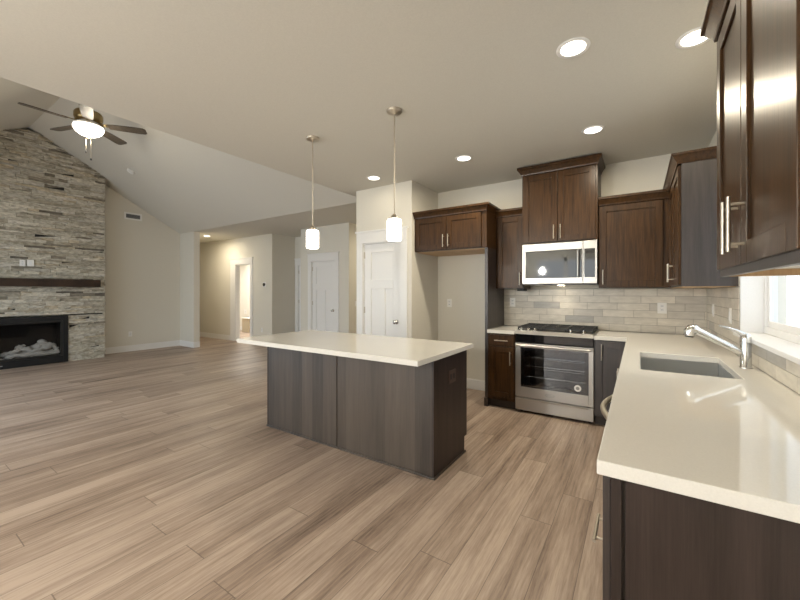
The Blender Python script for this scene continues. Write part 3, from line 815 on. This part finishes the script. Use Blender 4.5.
# dishwasher with a bowed bar handle
o = thing('dishwasher', 'stainless dishwasher with bowed handle under the window counter', 'dishwasher', (0.26, 2.03, 0))
MB().box(XF, XR-0.012, 1.728, 2.334, 0.02, 0.872).build('body', M['black'], o)
dd = MB().box(XF-0.024, XF-0.0005, 1.732, 2.330, 0.11, 0.868).build('door', M['steel'], o, bevel=0.004)
pts = [(XF-0.022-0.060*math.sin(PI*k/14), 1.76+0.54*k/14, 0.80) for k in range(15)]
MB().tube(pts, 0.013, 12).build('handle', M['nickel'], dd)
# end cabinet of the peninsula run
o = thing('end_cabinet', 'dark end cabinet with plain side panel under the near counter end', 'cabinet', (0.26, 1.4, 0))
m_ = MB().box(XF, XR-0.012, 1.135, 1.724, 0.10, 0.875); m_.build('body', M['cab_side'], o, bevel=0.001)
MB().box(XF+0.07, XR-0.012, 1.135, 1.724, 0, 0.0995).build('toe_kick', M['toe'], o)
m_ = MB().box(XF+0.032, XR-0.012, 1.112, 1.1345, 0.0, 0.874); m_.build('end_panel', M['isl_end'], o, bevel=0.0015)
m_ = MB().box(XF-0.001, XF+0.024, 1.108, 1.1345, 0.1, 0.874); m_.build('corner_stile', M['isl_end'], o, bevel=0.0015)
for (za, zb, zh) in ((0.42, 0.862, 0.588), (0.118, 0.41, 0.20)):
    d = shaker(FX, 1.112, 1.718, za, zb, o, M['cab_side'], 'drawer', flat=zb-za < 0.2); pull(FX, 1.34, zh, 0.155, False, d)

# ------------------------------------------------------------------ countertops
CB, CT = 0.8755, 0.914
m_ = MB().box(-1.4862, -1.168, 4.108, YB-0.0005, CB, CT)
tag(m_.build('countertop', M['quartz'], None, 0.003, origin=(-1.33, YB, CB)), 'small cream quartz counter piece left of the range', 'countertop')
SXA, SXB, SYA, SYB = 0.013, 0.450, 2.487, 3.205
m_ = MB(); xr = XR-0.0005; xl = -0.092
bmh = bmesh.new()
# L-shaped slab with the sink cut out, built as touching strips welded into one mesh
cells = [(xl, SXA, 1.085, SYA), (SXA, SXB, 1.085, SYA), (SXB, xr, 1.085, SYA), (xl, SXA, SYA, SYB), (SXB, xr, SYA, SYB),
         (xl, SXA, SYB, 4.108), (SXA, SXB, SYB, 4.108), (SXB, xr, SYB, 4.108), (xl, SXA, 4.108, YB-0.0005), (SXA, SXB, 4.108, YB-0.0005), (SXB, xr, 4.108, YB-0.0005),
         (-0.3715, xl, 4.108, YB-0.0005)]
vm = {}
def gv(x, y, z):
    k = (round(x, 5), round(y, 5), z)
    if k not in vm: vm[k] = bmh.verts.new(k)
    return vm[k]
edges = {}
for (x0, x1, y0, y1) in cells:
    q = [(x0, y0), (x1, y0), (x1, y1), (x0, y1)]
    bmh.faces.new([gv(*p, CT) for p in q]); bmh.faces.new([gv(*p, CB) for p in q[::-1]])
    for i in range(4):
        a, b_ = q[i], q[(i+1) % 4]
        ka, kb = tuple(round(t_, 5) for t_ in a), tuple(round(t_, 5) for t_ in b_)
        if (kb, ka) in edges: edges.pop((kb, ka))
        else: edges[(ka, kb)] = 1
for (a, b_) in edges: bmh.faces.new([gv(*a, CB), gv(*b_, CB), gv(*b_, CT), gv(*a, CT)])
bmh.verts.index_update()
m_._add([tuple(v_.co) for v_ in bmh.verts], [tuple(v_.index for v_ in f_.verts) for f_ in bmh.faces])
bmh.free()
o = m_.build('countertop', M['quartz'], None, 0.003, origin=(0.25, 2.9, CB))
tag(o, 'long L-shaped cream quartz counter holding the sink', 'countertop')
# undermount sink
o = thing('kitchen_sink', 'undermount stainless sink in the window counter', 'sink', (0.23, 2.85, 0.68))
m_ = MB(); t = 0.004; zb = 0.69; e_ = 0.006
ax, bx, ay, by = SXA-e_, SXB+e_, SYA-e_, SYB+e_
m_.box(ax, ax+t, ay, by, zb, CB-0.0005); m_.box(bx-t, bx, ay, by, zb, CB-0.0005); m_.box(ax+t, bx-t, ay, ay+t, zb, CB-0.0005); m_.box(ax+t, bx-t, by-t, by, zb, CB-0.0005); m_.box(ax, bx, ay, by, zb-t, zb)
m_.build('basin', M['sinksteel'], o, bevel=0.002)
MB().lathe([(0.05, 0.0), (0.052, 0.004), (0.04, 0.006), (0.0, 0.005)], (0.23, 2.9, zb), 24).build('drain', M['chrome'], o)
# faucet
fx, fy = 0.525, 2.87
o = thing('kitchen_faucet', 'single lever chrome pull-out faucet beside the sink', 'faucet', (fx, fy, CT))
MB().lathe([(0.030, 0.001), (0.030, 0.006), (0.0265, 0.010), (0.0265, 0.150), (0.026, 0.178), (0.020, 0.195), (0.010, 0.203), (0.0, 0.205)], (fx, fy, CT), 28).build('body', M['chrome'], o)
dr = Vector((-1, 0.02, 0)).normalized()
A = Vector((fx, fy, 1.0)) + dr*0.012
B = Vector((0.305, fy, 1.118))
sp = MB().tube([A, A.lerp(B, 0.3), A.lerp(B, 0.7), B], [0.018, 0.019, 0.021, 0.023], 16).build('spout', M['chrome'], o)
hd = MB().tube([B, B+Vector((-0.012, 0, 0.010)), B+Vector((-0.026, 0, 0.008)), B+Vector((-0.036, 0, -0.008)), B+Vector((-0.038, 0, -0.032))], [0.0235, 0.030, 0.032, 0.032, 0.029], 18)
hd = hd.build('spray_head', M['chrome'], sp)
C_ = B+Vector((-0.038, 0, -0.032))
MB().tube([C_, C_+Vector((-0.001, 0, -0.008))], [0.022, 0.021], 16).build('aerator', M['dark'], hd)
lv = MB()
P = [Vector((fx-0.006, fy, CT+0.190)), Vector((fx-0.035, fy, CT+0.212)), Vector((fx-0.075, fy, CT+0.228)), Vector((fx-0.118, fy, CT+0.240))]
lv.tube(P, [0.017, 0.011, 0.008, 0.0045], 14)
lv.build('lever', M['chrome'], o)

# ------------------------------------------------------------------ kitchen island
IX0, IX1, IY0, IY1 = -3.14, -1.232, 2.305, 2.905
isl = thing('kitchen_island', 'dark boarded kitchen island with plain end panel in the room centre', 'island', ((IX0+IX1)/2, 2.6, 0))
MB().box(IX0+0.02, IX1-0.02, IY0+0.02, IY1-0.02, 0.10, 0.875).build('carcass', M['cab_side'], isl)
MB().box(IX0+0.02, IX1-0.02, IY0+0.02, IY1-0.045, 0.0, 0.0995).build('toe_kick', M['toe'], isl)
xm = -2.183
a = MB().box(IX0+0.018, xm-0.006, IY0+0.002, IY0+0.0195, 0.012, 0.8745).build('back_panel', M['isl'], isl, bevel=0.001)
b2 = MB().box(xm+0.006, IX1-0.019, IY0+0.002, IY0+0.0195, 0.012, 0.8745).build('back_panel', M['isl'], isl, bevel=0.001)
MB().box(xm-0.0055, xm+0.0055, IY0+0.010, IY0+0.0195, 0.012, 0.8745).build('seam_strip', M['seam'], isl, label='raw brown seam between the boards')
for (x0, x1) in ((IX1-0.0185, IX1), (IX0, IX0+0.0175)):
    m_ = MB().prism([(IY0, 0.0), (IY1-0.05, 0.0), (IY1-0.05, 0.13), (IY1, 0.13), (IY1, 0.8745), (IY0, 0.8745)], 'x', x0, x1)
    m_.build('end_panel', M['isl_end'], isl, bevel=0.001)
m_ = MB().box(IX0, IX1+0.012, IY0-0.012, IY0-0.0005, 0.0, 0.016); m_.box(IX1+0.0005, IX1+0.012, IY0-0.0005, IY1-0.04, 0.0, 0.016)
m_.build('shoe_moulding', M['isl'], isl, bevel=0.004)
fi = Fr('y', IY1)
class FrB(Fr):
    def pt(s, u, z, d): return (u, s.p + d, z)
fb = FrB('y', IY1-0.02)
for k in range(4):
    a_ = IX0+0.03+k*0.463; d = shaker(fb, a_, a_+0.455, 0.118, 0.862, isl, M['cab']); pull(fb, a_+(0.42 if k % 2 == 0 else 0.035), 0.755, 0.155, True, d)
ox, oy, oz = IX1, 2.611, 0.690
pl = MB().box(ox+0.0005, ox+0.006, oy-0.062, oy+0.062, oz-0.05, oz+0.05).build('outlet_plate', plain('bronze_plate', (0.085, 0.052, 0.042), 0.35), isl, bevel=0.002, label='dark bronze outlet')
for s in (-1, 1):
    MB().box(ox+0.0058, ox+0.0075, oy+s*0.026-0.017, oy+s*0.026+0.017, oz-0.022, oz+0.022).build('receptacle', M['black'], pl, bevel=0.001)
m_ = MB().box(-3.185, -1.183, 1.998, 2.935, CB, CT)
tag(m_.build('island_countertop', M['quartz'], None, 0.003, origin=(-2.18, 2.46, CB)), 'wide cream quartz slab overhanging the island', 'countertop')

# ------------------------------------------------------------------ range
RX0, RX1, RF = -1.1655, -0.373, 4.13
o = thing('kitchen_range', 'stainless slide-in gas range with glass oven door', 'range', (-0.775, YB, 0))
m_ = MB(); t = 0.02
m_.box(RX0+0.003, RX0+t, RF+0.04, YB-0.012, 0.03, 0.895); m_.box(RX1-t, RX1-0.003, RF+0.04, YB-0.012, 0.03, 0.895)
m_.box(RX0+t, RX1-t, RF+0.04, YB-0.012, 0.03, 0.20); m_.box(RX0+t, RX1-t, RF+0.04, YB-0.012, 0.80, 0.895); m_.box(RX0+t, RX1-t, YB-0.05, YB-0.012, 0.20, 0.80)
m_.build('body', M['black'], o)
for (x, y) in ((RX0+0.05, RF+0.09), (RX1-0.05, RF+0.09), (RX0+0.05, YB-0.06), (RX1-0.05, YB-0.06)): MB().lathe([(0.018, 0), (0.018, 0.0295)], (x, y, 0), 10).build('foot', M['black'], o)
m_ = MB(); c0, c1, d0, d1 = RX0+t+0.001, RX1-t-0.001, RF+0.05, YB-0.055
m_.box(c0, c0+0.004, d0, d1, 0.201, 0.799); m_.box(c1-0.004, c1, d0, d1, 0.201, 0.799); m_.box(c0+0.004, c1-0.004, d1-0.004, d1, 0.201, 0.799)
m_.build('oven_cavity', M['cavity'], o)
for z in (0.40, 0.52, 0.62):
    m_ = MB()
    m_.tube([(c0+0.02, d0+0.03, z), (c1-0.02, d0+0.03, z)], 0.005, 8); m_.tube([(c0+0.02, d1-0.03, z), (c1-0.02, d1-0.03, z)], 0.004, 8)
    for k in range(15): xx = c0+0.03+k*(c1-c0-0.06)/14; m_.tube([(xx, d0+0.03, z+0.004), (xx, d1-0.03, z+0.004)], 0.0025, 6)
    m_.build('oven_rack', M['chrome'], o)
# black gap under the cooktop, door, drawer
MB().box(RX0+0.006, RX1-0.006, RF+0.006, RF+0.0395, 0.795, 0.884).build('control_fascia', M['blackglass'], o, bevel=0.003)
dz0, dz1 = 0.180, 0.785
wx0, wx1, wz_0, wz_1 = RX0+0.062, RX1-0.050, 0.292, 0.735
m_ = MB(); y0, y1 = RF, RF+0.036
m_.box(RX0+0.004, wx0, y0, y1, dz0, dz1); m_.box(wx1, RX1-0.004, y0, y1, dz0, dz1); m_.box(wx0, wx1, y0, y1, dz0, wz_0); m_.box(wx0, wx1, y0, y1, wz_1, dz1)
dd = m_.build('oven_door', M['steel'], o, bevel=0.003)
MB().box(wx0, wx1, y0+0.004, y0+0.010, wz_0, wz_1).build('window', M['ovenglass'], dd)
m_ = MB(); bw = 0.035
m_.box(wx0, wx0+bw, y0+0.011, y0+0.014, wz_0, wz_1); m_.box(wx1-bw, wx1, y0+0.011, y0+0.014, wz_0, wz_1); m_.box(wx0+bw, wx1-bw, y0+0.011, y0+0.014, wz_0, wz_0+bw); m_.box(wx0+bw, wx1-bw, y0+0.011, y0+0.014, wz_1-bw, wz_1)
m_.build('window_border', M['black'], dd)
m_ = MB().tube([(RX0+0.02, y0-0.04, 0.762), (RX1-0.02, y0-0.04, 0.762)], 0.014, 14)
for xx in (RX0+0.05, RX1-0.05): m_.tube([(xx, y0+0.0005, 0.762), (xx, y0-0.04, 0.762)], 0.010, 10)
m_.build('handle', M['steel'], dd)
MB().lathe([(0.034, -0.0008), (0.034, 0.0)], (wx1-0.10, y0+0.0038, 0.355), 24, 'y').build('sticker', M['sticker'], dd, label='round white sticker')
MB().lathe([(0.017, -0.0006), (0.017, 0.0)], (wx1-0.10, y0+0.0028, 0.355), 20, 'y').build('sticker_mark', M['grey'], dd)
lx, lz = -0.795, 0.236
ring = MB().tube([(lx+0.048*math.cos(2*PI*k/32), y0-0.001, lz+0.017*math.sin(2*PI*k/32)) for k in range(33)], 0.0018, 6)
ring.build('emblem_ring', M['grey'], dd)
text_part('emblem', 'Whirlpool', 0.022, (lx, y0-0.001, lz), RX90, M['grey'], dd)
m_ = MB().box(RX0+0.004, RX1-0.004, RF, RF+0.036, 0.032, 0.170)
m_.prism([(RF-0.012, 0.150), (RF, 0.158), (RF, 0.168), (RF-0.018, 0.168)], 'x', RX0+0.05, RX1-0.05)
m_.build('drawer', M['steel'], o, bevel=0.003)
# cooktop
m_ = MB().box(RX0, RX1, RF-0.012, YB-0.012, 0.9145, 0.924); m_.prism([(RF-0.028, 0.886), (RF+0.04, 0.886), (RF+0.04, 0.9145), (RF-0.012, 0.924)], 'x', RX0+0.001, RX1-0.001)
ct = m_.build('cooktop', M['steel'], o, bevel=0.002)
MB().box(RX0+0.010, RX1-0.010, RF+0.062, YB-0.03, 0.9242, 0.927).build('burner_tray', M['black'], ct, bevel=0.001)
for k, (bx_, by_) in enumerate(((RX0+0.17, 4.32), (RX0+0.17, 4.58), (-0.775, 4.45), (RX1-0.17, 4.32), (RX1-0.17, 4.58))):
    MB().lathe([(0.055, 0), (0.055, 0.006), (0.042, 0.007), (0.042, 0.014), (0.0, 0.016)], (bx_, by_, 0.9272), 20).build('burner', M['iron'], ct)
for k in range(3):
    xa = RX0+0.014+k*0.2555; xb_ = xa+0.251; ya, yb2 = RF+0.068, YB-0.035; z0, z1 = 0.945, 0.962
    m_ = MB(); q = 0.011
    m_.box(xa, xb_, ya, ya+q, z0, z1); m_.box(xa, xb_, yb2-q, yb2, z0, z1); m_.box(xa, xa+q, ya+q, yb2-q, z0, z1); m_.box(xb_-q, xb_, ya+q, yb2-q, z0, z1)
    m_.box((xa+xb_)/2-q/2, (xa+xb_)/2+q/2, ya+q, yb2-q, z0, z1)
    for f_ in (0.25, 0.5, 0.75): yy = ya+(yb2-ya)*f_; m_.box(xa+q, xb_-q, yy-q/2, yy+q/2, z0+0.002, z1)
    for xx in (xa, xb_-q):
        for yy in (ya, yb2-q): m_.box(xx, xx+q, yy, yy+q, 0.9272, z0)
    m_.build('grate', M['iron'], ct)
for xx in (-1.105, -1.030, -0.955, -0.595, -0.470):
    m_ = MB().lathe([(0.021, 0.0), (0.021, 0.004), (0.017, 0.006), (0.0155, 0.026), (0.012, 0.029), (0.0, 0.030)], (xx, RF+0.034, 0.9242), 18)
    m_.box(xx-0.003, xx+0.003, RF+0.019, RF+0.049, 0.950, 0.958)
    m_.build('knob', M['chrome'], ct)

# ------------------------------------------------------------------ microwave
MX0, MX1, MZ0, MZ1, MF = -1.139, -0.361, 1.440, 1.9095, 4.335
o = thing('microwave', 'stainless over-the-range microwave under the tall cabinet', 'microwave', (-0.757, YB, MZ0))
MB().box(MX0+0.002, MX1-0.002, MF+0.025, YB-0.012, MZ0, MZ1).build('body', M['black'], o)
xs = MX1-0.135
gx0, gx1, gz0, gz1 = MX0+0.038, xs-0.012, MZ0+0.075, MZ1-0.085
m_ = MB()
m_.box(MX0, gx0, MF, MF+0.024, MZ0+0.01, MZ1); m_.box(gx0, xs-0.0015, MF, MF+0.024, MZ0+0.01, gz0); m_.box(gx0, xs-0.0015, MF, MF+0.024, gz1, MZ1); m_.box(gx1, xs-0.0015, MF, MF+0.024, gz0, gz1)
d = m_.build('door', M['steel'], o, bevel=0.003)
MB().box(gx0, gx1, MF+0.003, MF+0.02, gz0, gz1).build('window', M['mirrorglass'], d)
hx = gx1-0.035
m_ = MB().tube([(hx, MF-0.034, gz0+0.01), (hx, MF-0.034, gz1-0.012)], 0.011, 14)
for zz in (gz0+0.03, gz1-0.035): m_.tube([(hx, MF+0.003, zz), (hx, MF-0.034, zz)], 0.007, 8)
m_.build('handle', M['steel'], d)
cp = MB().box(xs+0.0015, MX1, MF, MF+0.024, MZ0+0.01, MZ1).build('control_panel', M['steel'], o, bevel=0.003)
MB().box(xs+0.012, MX1-0.02, MF-0.001, MF+0.001, gz0, gz1).build('touch_panel', M['mirrorglass'], cp)
MB().box(xs+0.022, MX1-0.03, MF-0.0018, MF-0.0009, gz1-0.05, gz1-0.018).build('display', M['display'], cp)
text_part('emblem', 'Whirlpool', 0.03, (-0.80, MF-0.0005, MZ1-0.042), RX90, M['grey'], d)
MB().box(MX0+0.06, MX1-0.06, MF+0.06, MF+0.22, MZ0-0.004, MZ0-0.0003).build('vent_screen', M['grey'], o)
MB().lathe([(0.034, -0.008), (0.036, -0.0045)], (-0.76, 4.60, MZ0), 20).build('lamp', M['puck'], o)
pl_ = bpy.data.lights.new('cooktop_glow', 'SPOT'); pl_.energy = 3; pl_.color = WARM; pl_.spot_size = math.radians(120); pl_.spot_blend = 0.8; pl_.shadow_soft_size = 0.03
po = bpy.data.objects.new('cooktop_glow', pl_); COL.objects.link(po); po.location = (-0.76, 4.60, MZ0-0.012)
m_ = MB().box(-1.235, -1.150, 4.47, 4.60, 1.368, 1.3995)
tag(m_.build('light_driver', M['blackmetal'], None, 0.004, origin=(-1.19, 4.53, 1.368)), 'small black box fixed under the narrow cabinet beside the microwave', 'power supply')

# ------------------------------------------------------------------ ceiling lights
def lamp_light(name, loc, power, size, typ='AREA', spread=150):
    l = bpy.data.lights.new(name, typ); l.energy = power; l.color = WARM
    if typ == 'AREA': l.shape = 'DISK'; l.size = size; l.spread = math.radians(spread)
    else: l.shadow_soft_size = size
    o_ = bpy.data.objects.new(name, l); COL.objects.link(o_); o_.location = loc
    return o_
first = None
for (x, y, lab) in ((-0.325, 2.37, 'large recessed downlight nearest the camera over the kitchen aisle'),
                    (0.275, 2.66, 'recessed downlight above the sink partly hidden by the near cabinet'),
                    (-0.34, 3.67, 'recessed downlight just in front of the tall microwave cabinet'),
                    (-1.59, 3.67, 'recessed downlight in front of the fridge alcove'),
                    (-2.83, 3.67, 'recessed downlight in front of the pantry door'),
                    (-9.43, 5.08, 'recessed downlight in the hall ceiling near the wall stub'),
                    (-4.2, 6.6, 'recessed downlight in the entry behind the pantry')):
    if first is None:
        first = thing('recessed_light', lab, 'ceiling light', (x, y, CZ), 'recessed ceiling downlights')
        MB().lathe([(0.068, -0.0005), (0.070, -0.004), (0.092, -0.006), (0.094, -0.0005)], (x, y, CZ), 36).build('trim_ring', M['white'], first)
        MB().lathe([(0.068, -0.0055), (0.069, -0.001)], (x, y, CZ), 36).build('lens', M['lens'], first)
    else:
        r = copy_tree(first); r.location = (x, y, CZ); r['label'] = lab
    lamp_light('downlight_beam', (x, y, CZ-0.008), DOWNLIGHT_W * (1.1 if x < -3.5 else 0.07 if x < -2.5 else 0.3 if y < 3 else 1.0), 0.12, spread=175)
lamp_light('laundry_lamp', (-10.4, 6.7, CZ-0.05), 50, 0.3).data.color = (1.0, 0.98, 0.94)
# pendants
pf = None
for (x, y, lab) in ((-2.577, 2.392, 'left white glass pendant over the far end of the island'), (-1.637, 2.392, 'right white glass pendant over the near end of the island')):
    if pf is None:
        pf = thing('pendant_light', lab, 'pendant light', (x, y, 1.77), 'pendants over the island')
        MB().lathe([(0.0, -0.034), (0.020, -0.032), (0.026, -0.024), (0.058, -0.020), (0.062, -0.014), (0.062, -0.0005)], (x, y, CZ), 30).build('canopy', M['nickel'], pf)
        rd = MB().tube([(x, y, 1.985), (x, y, CZ-0.03)], 0.0062, 10)
        for zz in (2.25, 2.53): rd.tube([(x, y, zz-0.009), (x, y, zz+0.009)], 0.0085, 10)
        rd.build('rod', M['nickel'], pf)
        MB().lathe([(0.030, 1.944), (0.031, 1.953), (0.024, 1.966), (0.012, 1.984), (0.0, 1.985)], (x, y, 0), 24).build('socket_cap', M['nickel'], pf)
        MB().lathe([(0.030, 1.770), (0.050, 1.770), (0.057, 1.777), (0.058, 1.785), (0.058, 1.928), (0.055, 1.938), (0.045, 1.943), (0.0, 1.943)], (x, y, 0), 32).build('glass_shade', M['shade'], pf)
    else:
        r = copy_tree(pf); r.location = (x, y, 1.77); r['label'] = lab

# ------------------------------------------------------------------ ceiling fan
cx, cy, bz = -6.19, 1.735, 3.62
fan = thing('ceiling_fan', 'five-blade ceiling fan with lit glass bowl below the vault ridge', 'ceiling fan', (cx, cy, 3.40))
m_ = MB().lathe([(0.03, ZR-0.13), (0.06, ZR-0.12), (0.075, ZR-0.02), (0.075, ZR-0.012)], (cx, cy, 0), 24); m_.build('canopy', M['brass'], fan)
MB().tube([(cx, cy, 3.78), (cx, cy, ZR-0.12)], 0.014, 12).build('downrod', M['brass'], fan)
MB().lathe([(0.09, 3.655), (0.14, 3.665), (0.155, 3.69), (0.155, 3.75), (0.14, 3.775), (0.08, 3.785), (0.0, 3.785)], (cx, cy, 0), 36).build('motor_housing', M['brass'], fan)
MB().lathe([(0.10, 3.575), (0.16, 3.585), (0.165, 3.60), (0.12, 3.635), (0.09, 3.654)], (cx, cy, 0), 36).build('light_fitter', M['white'], fan)
prof = [(0.0, 3.455)] + [(0.165*math.sin(PI/2*k/8), 3.575-0.12*math.cos(PI/2*k/8)) for k in range(1, 9)]
bo = MB().lathe(prof, (cx, cy, 0), 36).build('glass_bowl', M['bowl'], fan)
MB().lathe([(0.0, 3.428), (0.012, 3.432), (0.02, 3.446), (0.016, 3.456)], (cx, cy, 0), 16).build('finial', M['brass'], bo)
for k in range(5):
    a = math.radians(-90 + 72*k); ca, sa = math.cos(a), math.sin(a)
    def P(r, s, z): return (cx + ca*r - sa*s, cy + sa*r + ca*s, z)
    tilt = -0.20
    out = []
    for (r, h) in ((0.22, 0.050), (0.30, 0.060), (0.56, 0.070), (0.63, 0.066), (0.66, 0.045)): out.append((r, h))
    up, dn = [], []
    pts = [(r, h) for r, h in out] + [(r, -h) for r, h in reversed(out)]
    n = len(pts)
    vs = [P(r, s, bz + s*tilt + 0.004) for r, s in pts] + [P(r, s, bz + s*tilt - 0.004) for r, s in pts]
    fs = [tuple(range(n)), tuple(range(n, 2*n))[::-1]] + [(i, n+i, n+(i+1) % n, (i+1) % n) for i in range(n)]
    mb = MB(); mb._add(vs, fs); bl = mb.build('blade', M['blade'], fan)
    mb = MB(); q = [(0.125, 0.018), (0.20, 0.030), (0.27, 0.040), (0.285, 0.0), (0.27, -0.040), (0.20, -0.030), (0.125, -0.018)]; n = len(q)
    vs = [P(r, s, bz + s*tilt + 0.011) for r, s in q] + [P(r, s, bz + s*tilt + 0.0045) for r, s in q]
    fs = [tuple(range(n)), tuple(range(n, 2*n))[::-1]] + [(i, n+i, n+(i+1) % n, (i+1) % n) for i in range(n)]
    mb._add(vs, fs); mb.tube([P(0.10, 0, 3.665), P(0.14, 0, bz+0.012)], 0.012, 8); mb.build('blade_arm', M['brass'], bl)
for (dx, dy, L) in ((-0.025, -0.02, 0.30), (0.02, 0.02, 0.40)):
    pc = MB().tube([(cx+dx, cy+dy, 3.452), (cx+dx, cy+dy, 3.46-L+0.10)], 0.0025, 6)
    ch = pc.build('pull_chain', M['nickel'], fan)
    MB().lathe([(0.0, -0.018), (0.009, -0.012), (0.010, 0.006), (0.003, 0.014)], (cx+dx, cy+dy, 3.46-L+0.09), 10).build('pull_knob', M['iron'], ch)
fl = lamp_light('fan_lamp', (cx, cy, 3.40), 9, 0.08, 'POINT')
